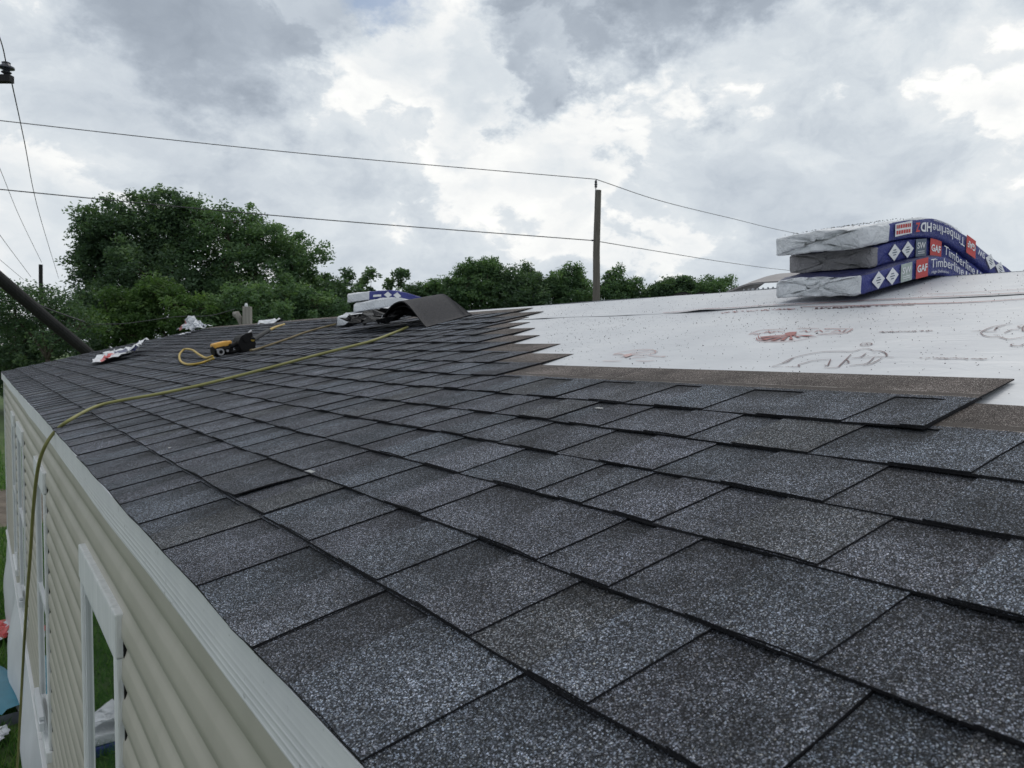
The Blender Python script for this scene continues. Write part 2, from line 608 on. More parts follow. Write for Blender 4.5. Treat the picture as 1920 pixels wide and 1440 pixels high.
def plastic(name, col, rough=0.35, wr=14, strength=0.6, var=0.10):
    """wrinkled wrapper film"""
    m, N, L, b = newmat(name)
    tc = N.new('ShaderNodeTexCoord')
    v = tc.outputs['Object']
    n = nnoise(N, L, v, 5, 5, 0.6)
    r = ramp(N, [(0.3, 1 - var), (0.7, 1 + var)])
    L.new(n.outputs[0], r.inputs[0])
    c = nmix(N, L, 1.0, col, r.outputs[0], 'MULTIPLY')
    L.new(c, b.inputs['Base Color'])
    b.inputs['Roughness'].default_value = rough
    b.inputs['Specular IOR Level'].default_value = 0.5
    w = nnoise(N, L, v, wr, 6, 0.6, 1.6)
    rr = N.new('ShaderNodeMath')
    rr.operation = 'ABSOLUTE'
    L.new(nmath(N, L, 'SUBTRACT', w.outputs[0], 0.5), rr.inputs[0])
    w3 = nnoise(N, L, v, wr * 3.3, 4, 0.6, 1.2)
    hs = nmath(N, L, 'ADD', rr.outputs[0], nmath(N, L, 'MULTIPLY', w3.outputs[0], 0.22))
    nbump(N, L, hs, strength, 0.045, b)
    return m


def foliage_mat(name, c0, c1, c2):
    m, N, L, b = newmat(name)
    a = N.new('ShaderNodeAttribute')
    a.attribute_name = 'tone'
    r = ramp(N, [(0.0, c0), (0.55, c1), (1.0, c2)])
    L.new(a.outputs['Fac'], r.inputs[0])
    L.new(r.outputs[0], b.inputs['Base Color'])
    b.inputs['Roughness'].default_value = 0.6
    b.inputs['Specular IOR Level'].default_value = 0.25
    tr = N.new('ShaderNodeBsdfTranslucent')
    mul = nmix(N, L, 1.0, r.outputs[0], (1.2, 1.35, 0.6), 'MULTIPLY')
    L.new(mul, tr.inputs[0])
    mx = N.new('ShaderNodeMixShader')
    mx.inputs[0].default_value = 0.36
    L.new(b.outputs[0], mx.inputs[1])
    L.new(tr.outputs[0], mx.inputs[2])
    L.new(mx.outputs[0], N['Material Output'].inputs[0])
    return m


def wood_mat(name, c0, c1, scale=(18, 18, 1.2)):
    m, N, L, b = newmat(name)
    tc = N.new('ShaderNodeTexCoord')
    mp = N.new('ShaderNodeMapping')
    mp.inputs['Scale'].default_value = scale
    L.new(tc.outputs['Object'], mp.inputs[0])
    n = nnoise(N, L, mp.outputs[0], 1.5, 7, 0.65, 0.4)
    r = ramp(N, [(0.3, c0), (0.7, c1)])
    L.new(n.outputs[0], r.inputs[0])
    L.new(r.outputs[0], b.inputs['Base Color'])
    b.inputs['Roughness'].default_value = 0.85
    nbump(N, L, n.outputs[0], 0.5, 0.02, b)
    return m


def ground_mat():
    m, N, L, b = newmat('grass_ground')
    tc = N.new('ShaderNodeTexCoord')
    v = tc.outputs['Object']
    n1 = nnoise(N, L, v, 0.35, 6, 0.6)
    n2 = nnoise(N, L, v, 14, 7, 0.7)
    r1 = ramp(N, [(0.3, (0.040, 0.080, 0.020)), (0.55, (0.070, 0.120, 0.030)), (0.75, (0.110, 0.140, 0.045))])
    L.new(n1.outputs[0], r1.inputs[0])
    r2 = ramp(N, [(0.3, 0.55), (0.7, 1.3)])
    L.new(n2.outputs[0], r2.inputs[0])
    L.new(nmix(N, L, 1.0, r1.outputs[0], r2.outputs[0], 'MULTIPLY'), b.inputs['Base Color'])
    b.inputs['Roughness'].default_value = 0.9
    nbump(N, L, n2.outputs[0], 0.8, 0.08, b)
    return m


M = {}
M['shingle'] = shingle_mat()
M['asphalt'] = asphalt_mat()
M['under'] = underlay_mat()
M['fascia'] = fascia_mat()
M['siding'] = siding_mat()
M['white_trim'] = wood_mat('white_window_trim', (0.62, 0.645, 0.65), (0.76, 0.77, 0.78), (30, 30, 2.0))
M['white_vinyl'] = simple('white_vinyl', (0.66, 0.68, 0.71), 0.45, 0.4, 0.08, 3)
M['print'] = simple('red_brown_print', (0.27, 0.085, 0.08), 0.5, 0.3, 0.3, 60)
M['print_faint'] = simple('faded_red_print', (0.46, 0.32, 0.31), 0.5, 0.3, 0.2, 60)
M['print_dark'] = simple('dark_brown_print', (0.13, 0.07, 0.075), 0.5, 0.3, 0.3, 60)
M['plank'] = wood_mat('deck_board', (0.20, 0.15, 0.09), (0.32, 0.24, 0.15), (3, 20, 3))
M['blue_wrap'] = plastic('blue_wrapper', (0.030, 0.040, 0.22), 0.30, 16, 0.55)
M['navy_wrap'] = plastic('navy_wrapper', (0.022, 0.026, 0.10), 0.32, 16, 0.5)
M['white_wrap'] = plastic('white_wrapper', (0.64, 0.66, 0.70), 0.38, 9, 0.8)
M['shaded_wrap'] = plastic('shaded_white_wrapper', (0.30, 0.29, 0.31), 0.5, 12, 0.7)  # white film with the shade between bundles put into a grey colour
M['red_ink'] = simple('red_ink', (0.50, 0.045, 0.045), 0.4, 0.4, 0.1, 30)
M['white_ink'] = simple('white_ink', (0.72, 0.73, 0.76), 0.4, 0.4, 0.06, 30)
M['slate_ink'] = simple('slate_ink', (0.10, 0.13, 0.18), 0.4, 0.4, 0.2, 40)
M['sage_ink'] = simple('sage_ink', (0.36, 0.42, 0.40), 0.4, 0.4, 0.25, 60)
M['black_film'] = plastic('black_film', (0.007, 0.007, 0.009), 0.5, 18, 0.8)
M['granule'] = simple('loose_granule', (0.04, 0.038, 0.04), 0.8, 0.3, 0.4, 300)
M['hose'] = simple('olive_hose', (0.235, 0.23, 0.085), 0.55, 0.35, 0.16, 9)
M['hose_yellow'] = simple('yellow_hose', (0.42, 0.29, 0.05), 0.5, 0.4, 0.12, 12)
M['hose_tan'] = simple('tan_hose', (0.17, 0.135, 0.07), 0.6, 0.3, 0.2, 12)
M['tool_yellow'] = simple('tool_yellow', (0.72, 0.38, 0.07), 0.42, 0.5, 0.08, 20)
M['tool_black'] = simple('tool_black', (0.007, 0.007, 0.008), 0.6, 0.2, 0.2, 30)
M['steel'] = simple('steel', (0.42, 0.42, 0.44), 0.35, 0.5, 0.1, 30, metal=0.8)
M['pole_wood'] = wood_mat('pole_wood', (0.085, 0.075, 0.066), (0.17, 0.155, 0.14))
M['pole_dark'] = wood_mat('dark_pole_wood', (0.006, 0.0065, 0.007), (0.020, 0.020, 0.021))
M['post_wood'] = wood_mat('grey_post', (0.19, 0.18, 0.165), (0.33, 0.31, 0.29))
M['wire'] = simple('wire', (0.05, 0.052, 0.058), 0.5, 0.4, 0.1, 3)
M['porcelain'] = simple('porcelain', (0.05, 0.055, 0.07), 0.2, 0.6, 0.2, 30)
M['bark'] = wood_mat('bark', (0.035, 0.028, 0.020), (0.085, 0.07, 0.052), (9, 9, 1.5))
M['leaf_dark'] = foliage_mat('leaf_dark', (0.042, 0.074, 0.050), (0.086, 0.145, 0.084), (0.160, 0.235, 0.122))
M['leaf_mid'] = foliage_mat('leaf_mid', (0.052, 0.098, 0.056), (0.106, 0.182, 0.092), (0.195, 0.290, 0.136))  # distance haze put into the leaf colour as added blue
M['leaf_light'] = foliage_mat('leaf_light', (0.040, 0.080, 0.030), (0.085, 0.155, 0.052), (0.165, 0.250, 0.090))
M['leaf_grass'] = foliage_mat('grass_blade', (0.034, 0.095, 0.020), (0.075, 0.17, 0.038), (0.150, 0.245, 0.065))
M['ground'] = ground_mat()
M['dirt'] = simple('dirt', (0.135, 0.115, 0.095), 0.95, 0.2, 0.4, 3, 0.8, 30)
M['teal'] = simple('teal_plastic', (0.035, 0.17, 0.24), 0.42, 0.45, 0.14, 6)
M['grey_plastic'] = simple('grey_plastic', (0.10, 0.11, 0.13), 0.5, 0.4, 0.3, 8)
M['dark_room'] = simple('dark_room', (0.012, 0.016, 0.015), 0.9, 0.1, 0.2, 2)


def glass_mat():
    m, N, L, b = newmat('window_glass')
    tc = N.new('ShaderNodeTexCoord')
    b.inputs['Base Color'].default_value = (0.018, 0.062, 0.034, 1)  # green base colour puts the lawn's reflection into the glass
    b.inputs['Roughness'].default_value = 0.02
    b.inputs['Specular IOR Level'].default_value = 0.9
    b.inputs['Coat Weight'].default_value = 1.0
    b.inputs['Coat Roughness'].default_value = 0.02
    n = nnoise(N, L, tc.outputs['Object'], 4, 2, 0.5)
    nbump(N, L, n.outputs[0], 0.03, 0.01, b)
    return m


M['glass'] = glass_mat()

# ================================================================== SETTING
rng = random.Random(7)
# ground sheet to the horizon, a dirt track beyond the house
g = mesh('ground', [(-500, -500, 0), (500, -500, 0), (500, 500, 0), (-500, 500, 0)], [(0, 1, 2, 3)], M['ground'])
tag(g, kind='structure')
vv, ff = [], []
for i in range(41):
    x = -60 + 3 * i
    a = 15.4 + 0.35 * math.sin(x * .31) + 0.02 * x
    bq = 19.2 + 0.45 * math.sin(x * .23 + 1) + 0.02 * x
    vv += [(x, a, 0.004), (x, bq, 0.004)]
    if i:
        ff.append((2 * i - 2, 2 * i, 2 * i + 1, 2 * i - 1))
tag(mesh('dirt_path', vv, ff, M['dirt']), kind='structure')


def grass_field():
    n = 42000
    r_ = np.random.default_rng(5)
    x = np.where(r_.random(n) < .75, r_.uniform(-1.6, 0.25, n), r_.uniform(-6, 6, n))
    y = 4.2 + 26 * r_.random(n) ** 1.7
    keep = ~((x > -0.02) & (y < 11.4)) & ~((y > 15.3) & (y < 19.2))
    x, y = x[keep], y[keep]
    n = len(x)
    h = r_.uniform(.05, .15, n)
    a = r_.uniform(0, 2 * np.pi, n)
    w = r_.uniform(.004, .010, n)
    lx, ly = r_.normal(0, .05, n), r_.normal(0, .05, n)
    V = np.zeros((n, 3, 3))
    V[:, 0] = np.stack([x - np.cos(a) * w, y - np.sin(a) * w, np.full(n, .0)], 1)
    V[:, 1] = np.stack([x + np.cos(a) * w, y + np.sin(a) * w, np.full(n, .0)], 1)
    V[:, 2] = np.stack([x + lx, y + ly, h], 1)
    me = bpy.data.meshes.new('grass')
    me.vertices.add(3 * n)
    me.vertices.foreach_set('co', V.reshape(-1))
    me.loops.add(3 * n)
    me.loops.foreach_set('vertex_index', np.arange(3 * n, dtype=np.int32))
    me.polygons.add(n)
    me.polygons.foreach_set('loop_start', np.arange(0, 3 * n, 3, dtype=np.int32))
    at_ = me.attributes.new('tone', 'FLOAT', 'FACE')
    at_.data.foreach_set('value', r_.random(n).astype(np.float32))
    me.materials.append(M['leaf_grass'])
    me.update(calc_edges=True)
    o = bpy.data.objects.new('grass', me)
    link(o)
    tag(o, 'green grass growing on the ground beside the house wall', 'grass', kind='stuff')


grass_field()

# ================================================================== HOUSE
Y0, Y1 = -2.6, 11.30            # near and far end of the house
house = empty('mobile_home', (0, 0, 0))
tag(house, 'beige vinyl sided mobile home with a low roof half covered in grey shingles', 'house')

# ---- roof deck (roof coordinates: x up the slope, y along the house, z height)
SL = RIDGE / CT                  # slope length
DK = -0.0162                     # top of the decking
mb = MB()
mb.box((0.012, Y0, DK - 0.016), (SL - 0.004, Y1, DK))
roof = mb.build('roof', [M['plank']], house)
roof.location = (0, 0, EAVE)
roof.rotation_euler = (0, -TH, 0)
roof['label'] = 'near roof slope of grey laminated shingles and bare white underlayment'


def sag(u, y):
    """small unevenness of the decking"""
    return 0.0022 * math.sin(1.9 * y + 0.7) + 0.0007 * math.sin(4.4 * y + 1.3 * u + 2.0) + 0.001 * math.sin(3.1 * u + 0.9 * y)


# far slope: a board deck under its own underlayment
def far_slope():
    mb = MB()
    a, b = RIDGE, 2 * RIDGE + 0.02
    zr = EAVE + RIDGE * TT
    top = lambda X: zr - (X - RIDGE) * TF + DK
    vs_ = [(a, Y0, top(a)), (b, Y0, top(b)), (b, Y1, top(b)), (a, Y1, top(a)),
           (a, Y0, top(a) - .018), (b, Y0, top(b) - .018), (b, Y1, top(b) - .018), (a, Y1, top(a) - .018)]
    mb.add(vs_, [(0, 1, 2, 3), (7, 6, 5, 4), (0, 4, 5, 1), (1, 5, 6, 2), (2, 6, 7, 3), (3, 7, 4, 0)])
    o = mb.build('roof', [M['plank']], house)
    o['label'] = 'far roof slope hidden behind the ridge'
    return o


far_roof = far_slope()


# ---- underlayment: lower sheet, and a ridge sheet lapped over it
LAP = 1.985                      # up-slope position of the lap edge


def sheet(name, u0, u1, y0, y1, hfun, parent, mats, nu, ny):
    vs_, fs = [], []
    for i in range(nu + 1):
        for j in range(ny + 1):
            u = u0 + (u1 - u0) * i / nu
            y = y0 + (y1 - y0) * j / ny
            vs_.append(hfun(u, y))
    for i in range(nu):
        for j in range(ny):
            a = i * (ny + 1) + j
            fs.append((a, a + ny + 1, a + ny + 2, a + 1))
    return mesh(name, vs_, fs, mats, parent, smooth=True)


def wrinkle(u, y):
    h = 0.0014 * math.sin(5.3 * y + 3 * u) + 0.001 * math.sin(13.1 * y - 7 * u + 1) + 0.0012 * math.sin(9 * u + 2.2 * math.sin(1.7 * y))
    return h


def lower_h(u, y):
    return Vector((u, y, DK + 0.004 + wrinkle(u, y)))


def lapedge(y):
    return LAP + 0.016 * math.sin(1.9 * y + 0.4) + 0.007 * math.sin(6.0 * y)


def lap_lift(y):
    b = 0.0002 + 0.0008 * max(0, math.sin(2.6 * y + 0.9)) + 0.008 * math.exp(-((y - 1.80) / .09) ** 2) + 0.005 * math.exp(-((y - 2.75) / .10) ** 2)
    return (b + 0.002 * max(0, math.sin(9 * y))) * (1 if y < 2.2 else .6)


def upper_h(t, y):
    # t 0..1 from the lap edge to the ridge
    u = lapedge(y) + (SL + 0.001 - lapedge(y)) * t
    return Vector((u, y, DK + 0.0046 + wrinkle(u, y) * .2 + lap_lift(y) * (1 - t) ** 3 + wrinkle(u, y) * 0.8 * (1 - t) + (1 - DK - 1 - 0.006) * 0))


sheet('underlayment_sheet', 0.55, LAP + 0.08, -2.55, 4.4, lower_h, roof, M['under'], 44, 200)
sheet('underlayment_sheet', 0, 1, -2.55, 4.9, upper_h, roof, M['under'], 14, 240)


def far_h(t, y):
    X = RIDGE - 0.003 + (RIDGE + 0.015) * t
    return Vector((X, y, EAVE + RIDGE * TT - (X - RIDGE) * TF + DK + 0.005 + 0.002 * math.sin(5 * y + 4 * t)))


sheet('underlayment_sheet', 0, 1, -2.55, Y1 - .02, far_h, far_roof, M['under'], 6, 60)

# ---- shingles
T1, T2 = 0.0032, 0.0024          # shim and overlay thickness
H, TOOTH, EXPO = 0.307, 0.156, 0.143
TILT_H = 0.0126
S0 = 0.1526
# visible cut edges read off the roof, course by course (distance along the house)
EDGES = {
    0: [-.02, .26, .514, .784, 1.031, 1.247, 1.463, 1.667, 1.841, 2.027, 2.252, 2.493],
    1: [-.1, .13, .276, .426, .599, .806, 1.03, 1.24, 1.41, 1.672, 1.926],
    2: [-.15, .10, .321, .552, .672, .955, 1.205, 1.44, 1.669],
    3: [-.05, .19, .407, .624, .755, .86, 1.07, 1.283],
    4: [-.02, .25, .486, .755, .983, 1.157],
    5: [-.25, -.02, .19, .384, .596, .813, 1.023, 1.177],
    6: [.505, .628, .901, 1.098, 1.328],
}
ENDS = {7: 1.775, 8: 2.01, 9: 2.31, 10: 2.52, 11: 2.74, 12: 2.93, 13: 2.99, 14: 3.26, 15: 4.55, 16: 4.62}


def build_shingle(teeth, length, course, sd_, y_abs, last):
    """one laminated shingle; teeth = [(start, end), ...] in local y; origin at its lower near corner"""
    r_ = random.Random(sd_)
    v, f, mi, tone, slot, tint = [], [], [], [], [], []
    ph = [r_.uniform(0, 6.28) for _ in range(4)]

    def zj(x, y):
        k = max(0.0, 1 - x / H)
        return k * (0.0008 * math.sin(11 * y + ph[0]) + 0.0005 * math.sin(27 * y + ph[1]))

    def xj(y, amp=1.0):
        return amp * (0.0012 * math.sin(17 * y + ph[2]) + 0.0007 * math.sin(53 * y + ph[3]) + r_.uniform(-.0006, .0006))

    def face(idx, m_, t_, s_, ti):
        f.append(idx)
        mi.append(m_)
        tone.append(t_)
        slot.append(s_)
        tint.append(ti)

    def vert(x, y, z):
        v.append((x, y, z + zj(x, y)))
        return len(v) - 1

    # shim layer: strips so every slot can have its own blend
    cuts = sorted(set([0.0, length] + [c for t in teeth for c in t]))
    prev = None
    for i, y in enumerate(cuts):
        row = [vert(xj(y), y, 0), vert(xj(y), y, T1), vert(0.185, y, T1), vert(0.185, y, 0)]
        if prev:
            tn = r_.uniform(.82, 1.02)
            ti = r_.random()
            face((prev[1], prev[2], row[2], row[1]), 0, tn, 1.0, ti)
            face((prev[0], prev[1], row[1], row[0]), 1, 1, 0, .5)
            face((prev[0], row[0], row[3], prev[3]), 1, 1, 0, .5)
        else:
            face((row[0], row[3], row[2], row[1]), 1, 1, 0, .5)
        prev = row
    face((prev[0], prev[1], prev[2], prev[3]), 1, 1, 0, .5)
    # overlay: head band
    n = max(4, int(length / .12))
    prev = None
    zt0, zt1 = T1 + .0001, T1 + T2
    for i in range(n + 1):
        y = length * i / n
        row = [vert(TOOTH + .0008 * math.sin(40 * y + ph[0]), y, zt0), vert(TOOTH + .0008 * math.sin(40 * y + ph[0]), y, zt1), vert(H, y, zt1), vert(H, y, zt0)]
        if prev:
            face((prev[1], prev[2], row[2], row[1]), 0, 1.0, 0, .45)
            face((prev[0], prev[1], row[1], row[0]), 1, 1, 0, .5)
            face((prev[2], prev[3], row[3], row[2]), 1, 1, 0, .5)
            face((prev[0], row[0], row[3], prev[3]), 1, 1, 0, .5)
        else:
            face((row[0], row[3], row[2], row[1]), 1, 1, 0, .5)
        prev = row
    face((prev[0], prev[1], prev[2], prev[3]), 1, 1, 0, .5)
    # overlay: teeth
    for (a, b_) in teeth:
        tn = r_.choice([.88, .95, 1.0, 1.04, 1.10, 1.16]) * r_.uniform(.96, 1.04)
        ti = r_.random()
        tp = 0.0045 if a > 0.001 else 0.0
        tq = 0.0045 if b_ < length - .001 else 0.0
        lift = 0.0
        if course == 1 and abs(y_abs + a - 1.41) < .03:
            lift = 0.0055
        nb = max(1, int((b_ - a) / .035))
        prev = None
        for i in range(nb + 1):
            k = i / nb
            yb = a + (b_ - a) * k
            yt = (a - tp) + (b_ - a + tp + tq) * k
            dx = xj(yb)
            lz = lift * max(0, 1 - k * 2.2)
            wob = r_.uniform(-.0016, .0016) if i in (0, nb) else 0
            row = [vert(dx, yb, zt0 + lz), vert(dx, yb, zt1 + lz),
                   vert(TOOTH * .5, (yb + yt) / 2 + wob, zt1 + lz * .9), vert(TOOTH + .002, yt, zt1 + .0001), vert(TOOTH + .002, yt, zt0), vert(TOOTH * .5, (yb + yt) / 2 + wob, zt0 + lz * .9)]
            if prev:
                face((prev[1], prev[2], row[2], row[1]), 0, tn, 0, ti)
                face((prev[2], prev[3], row[3], row[2]), 0, tn, 0, ti)
                face((prev[0], prev[1], row[1], row[0]), 1, 1, 0, .5)
                if lift:
                    face((prev[0], row[0], row[5], prev[5]), 1, 1, 0, .5)
            else:
                face((row[0], row[5], row[2], row[1]), 1, 1, 0, .5)
                face((row[5], row[4], row[3], row[2]), 1, 1, 0, .5)
            prev = row
        face((prev[0], prev[1], prev[2], prev[5]), 1, 1, 0, .5)
        face((prev[5], prev[2], prev[3], prev[4]), 1, 1, 0, .5)
    return v, f, mi, tone, slot, tint


def lay_shingles():
    r_ = random.Random(21)
    n_sh = 0
    for c in range(0, 17):
        u0 = 0.0 if c == 0 else S0 + EXPO * (c - 1)
        u0 -= 0.006 if c == 0 else 0
        if c in EDGES:
            ed = list(EDGES[c])
        else:
            ed = [ENDS[c]]
        # extend near side for the low courses, far side for all
        if c <= 5:
            while ed[0] > -1.5:
                ed.insert(0, ed[0] - r_.choice([.17, .2, .23, .26]))
        while ed[-1] < Y1 - .1:
            ed.append(ed[-1] + r_.choice([.13, .17, .2, .2, .23, .26]))
        ed[-1] = Y1 + 0.02
        teeth = []
        for a, b_ in zip(ed[:-1], ed[1:]):
            k = r_.uniform(.44, .60)
            if c == 6 and abs(a - .505) < .001:
                k = .28
            teeth.append((a, a + (b_ - a) * k))
        # cut the course into shingles about a metre long
        start = 0
        while start < len(teeth):
            y0 = teeth[start][0]
            e = start
            while e < len(teeth) and ed[e + 1] - y0 < 0.99:
                e += 1
            e = max(e, start + 1)
            if len(teeth) - e < 2:
                e = len(teeth)
            y1 = ed[e]
            loc_teeth = [(a - y0, b_ - y0) for a, b_ in teeth[start:e]]
            last = e == len(teeth)
            v, f, mi, tone, slot, tint = build_shingle(loc_teeth, y1 - y0 - .0015, c, 1000 * c + start, y0, last)
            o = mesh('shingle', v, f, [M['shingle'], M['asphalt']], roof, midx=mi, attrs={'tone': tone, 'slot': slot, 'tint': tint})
            L_ = y1 - y0
            h0, h1 = sag(u0, y0), sag(u0, y1)
            hb = DK + TILT_H + .0017 + h0 * .8 + r_.uniform(0, .0008)
            o.location = (u0 + r_.uniform(-.002, .002), y0, hb)
            o.rotation_euler = ((h1 - h0) * .8 / L_, math.atan((TILT_H - .0004) / H), r_.uniform(-.0018, .0018))
            n_sh += 1
            start = e
    return n_sh


lay_shingles()


# ---- loose sheet tips, prints on the underlayment
def ribbon_px(strokes, width, name, mat, h0, jitter=0.0, seed=1):
    """printed lines lying on the sheet, drawn through points of the roof plane"""
    r_ = random.Random(seed)
    mb = MB()
    for st in strokes:
        w = width
        pts = [roofpt(x + r_.uniform(-jitter, jitter), y + r_.uniform(-jitter, jitter) * .5, 0) for x, y in st]
        pts = spline(pts, 4) if len(pts) > 2 else pts
        L_, R_ = [], []
        for i, p in enumerate(pts):
            t = pts[min(i + 1, len(pts) - 1)] - pts[max(i - 1, 0)]
            t = Vector((t.x, t.y, 0))
            t = t.normalized() if t.length > 1e-9 else Vector((1, 0, 0))
            nrm = Vector((-t.y, t.x, 0))
            k = w * (0.55 + 0.45 * math.sin(math.pi * min(1, max(0, i / max(1, len(pts) - 1)))))
            for lst, s in ((L_, 1), (R_, -1)):
                q = p + nrm * (k * s)
                base = lower_h(q.x, q.y) if q.x < LAP - .02 else None
                z = (base.z if base else DK + .02) + h0
                lst.append(Vector((q.x, q.y, z)))
        n = len(pts)
        mb.add(L_ + R_, [(i, i + 1, n + i + 1, n + i) for i in range(n - 1)])
    return mb.build(name, [mat], roof)


def poly_px(polys, name, mat, h0):
    mb = MB()
    for pl in polys:
        pts = [roofpt(x, y, 0) for x, y in pl]
        pts = [Vector((p.x, p.y, lower_h(p.x, p.y).z + h0)) for p in pts]
        mb.add(pts, [tuple(range(len(pts)))])
    return mb.build(name, [mat], roof)


za = lambda L_: [(1340 + x / 5.647, 560 + y / 5.647) for x, y in L_]
zb = lambda L_: [(1640 + x / 6.857, 560 + y / 6.857) for x, y in L_]
zc = lambda L_: [(1080 + x / 6.857, 590 + y / 6.857) for x, y in L_]
HP = 0.0022
emb = [za([(435, 370), (450, 395), (520, 408), (640, 408), (800, 400), (930, 380), (1080, 345)]),
       za([(455, 350), (470, 380), (540, 396), (640, 398), (760, 392)]),
       za([(360, 335), (480, 292), (620, 280), (760, 271)]), za([(400, 338), (500, 318), (640, 300), (740, 305)]),
       za([(860, 268), (930, 262), (1090, 262)]), za([(1170, 270), (1180, 264), (1460, 268)]), za([(1460, 268), (1380, 310), (1250, 325)]),
       za([(1390, 272), (1340, 305), (1250, 312), (1100, 322)]), za([(1080, 327), (1250, 325)]),
       za([(900, 300), (950, 285), (980, 300), (1030, 285)]), za([(1050, 300), (1100, 280), (1140, 300)]), za([(1160, 295), (1210, 278)]),
       za([(1230, 300), (1300, 280), (1330, 295)]), za([(520, 320), (560, 300), (590, 318), (640, 296)]), za([(350, 338), (420, 330), (470, 338)])]
ribbon_px(emb, 0.0019, 'printed_emblem', M['print'], HP)
hub = (800, 325)
poly_px([za([(735, 318), (790, 305), (865, 300), (850, 330), (800, 348), (750, 338)]),
         za([hub, (960, 350), (1060, 338), (870, 334)]), za([hub, (870, 362), (910, 358)]), za([hub, (780, 385), (825, 384)]),
         za([hub, (680, 392), (730, 392)]), za([hub, (580, 396), (630, 398)]), za([hub, (490, 385), (530, 396)]), za([hub, (470, 362), (490, 376)])],
        'printed_emblem', M['print'], HP + .0004)
rh = [za(s) for s in (
    [(600, 672), (700, 640), (790, 595), (880, 565), (1020, 535), (1150, 518), (1290, 515), (1460, 517), (1540, 497), (1620, 492), (1680, 515)],
    [(1680, 512), (1760, 520), (1815, 550), (1800, 578), (1690, 575)],
    [(1690, 580), (1610, 645), (1480, 662), (1420, 668)], [(1770, 590), (1680, 640), (1610, 660), (1560, 664)],
    [(1440, 550), (1390, 600), (1330, 655), (1290, 682), (1150, 685)], [(1225, 598), (1205, 640), (1190, 665), (1155, 658)],
    [(1220, 598), (1050, 610), (960, 632), (880, 655), (890, 672), (740, 672)], [(600, 675), (720, 672)],
    [(1390, 600), (1415, 635), (1365, 645)], [(1440, 590), (1540, 580), (1600, 540)], [(1540, 583), (1690, 582)],
    [(1820, 582), (1895, 585)], [(700, 640), (760, 625), (830, 580)], [(1670, 540), (1710, 538)], [(1535, 448), (1560, 432), (1620, 428), (1660, 436), (1640, 452), (1570, 458), (1535, 448)],
    [(1575, 447), (1600, 438), (1620, 448)])]
ribbon_px(rh, 0.0016, 'printed_animal_outline', M['print_dark'], HP)
rh2 = [zb(s) for s in (
    [(1240, 360), (1370, 352), (1450, 360), (1570, 358)], [(1355, 380), (1420, 335), (1520, 295), (1640, 272), (1770, 255)],
    [(1350, 375), (1400, 415), (1480, 432), (1590, 432), (1700, 458), (1800, 450), (1930, 426)], [(1530, 345), (1580, 300), (1680, 275)],
    [(1660, 380), (1760, 335), (1860, 332)], [(1925, 278), (1885, 310), (1830, 290)], [(1830, 285), (1900, 268)], [(1520, 402), (1590, 402)],
    [(1920, 520), (1860, 545), (1765, 545), (1750, 530), (1790, 520)], [(1895, 300), (1900, 345), (1930, 350)])]
ribbon_px(rh2, 0.0016, 'printed_animal_outline', M['print_dark'], HP)
fe = [zc(s) for s in (
    [(470, 470), (560, 440), (650, 425), (760, 408), (900, 400), (1000, 410), (1010, 440), (930, 465)],
    [(700, 470), (820, 425), (930, 415)], [(700, 470), (850, 440), (980, 425)], [(700, 470), (900, 462), (1050, 415)],
    [(560, 500), (650, 470), (760, 425)], [(480, 455), (560, 458), (640, 470)], [(470, 470), (640, 475)], [(920, 470), (1040, 482), (1140, 482), (1080, 492)],
    [(330, 545), (450, 545), (580, 540)], [(760, 535), (900, 540), (1000, 528)], [(690, 505), (760, 495), (900, 490)])]
ribbon_px(fe, 0.0019, 'printed_emblem', M['print_faint'], HP)
poly_px([zc([(600, 480), (640, 462), (700, 455), (720, 468), (680, 485), (630, 500)])], 'printed_emblem', M['print_faint'], HP + .0004)


def squiggle(x0, y0, x1, y1, n, amp, seed):
    """lettering too small to read: a broken row of short strokes"""
    r_ = random.Random(seed)
    out = []
    for i in range(n):
        if r_.random() < .14:
            continue
        t = i / n
        x, y = x0 + (x1 - x0) * t, y0 + (y1 - y0) * t
        dx = (x1 - x0) / n
        out.append([(x, y + r_.uniform(-amp, amp)), (x + dx * .45, y + r_.uniform(-amp, amp)), (x + dx * .95, y + r_.uniform(-amp, amp))])
    return out


for sq, wd in (((1647, 614.5, 1748, 612, 24, .9, 3), .0019), ((1724, 664.5, 1855, 664.5, 26, .8, 4), .0019), ((1528, 571.5, 1632, 567.5, 22, 1.2, 8), .0034), ((1640, 567, 1715, 564.5, 14, .6, 9), .0030)):
    ribbon_px(squiggle(*sq), wd, 'printed_lettering', M['print_dark'], HP)
ribbon_px(squiggle(1352, 581, 1490, 573, 26, .9, 11), 0.0030, 'printed_lettering', M['print'], HP)
ribbon_px([[(1500, 569.5), (1620, 566), (1700, 563), (1800, 559), (1940, 551)]], 0.0040, 'printed_border', M['print'], HP)


def upper_ribbon(strokes, width, name, mat):
    mb = MB()
    for st in strokes:
        pts = spline([Vector((t, y, 0)) for t, y in st], 6)
        n = len(pts)
        A = [upper_h(p.x, p.y) + Vector((0, 0, .0025)) for p in pts]
        B = [upper_h(p.x, p.y) + Vector((width * 2, 0, .0025)) for p in pts]
        mb.add(A + B, [(i, i + 1, n + i + 1, n + i) for i in range(n - 1)])
    return mb.build(name, [mat], roof)


upper_ribbon([[(.02, -.4), (.02, .3), (.02, .8), (.02, 1.25), (.02, 1.6), (.02, 2.0)]], .003, 'printed_border', M['print'])
upper_ribbon([[(.16, .2), (.16, .9), (.16, 1.05)]], .0014, 'printed_border', M['print'])


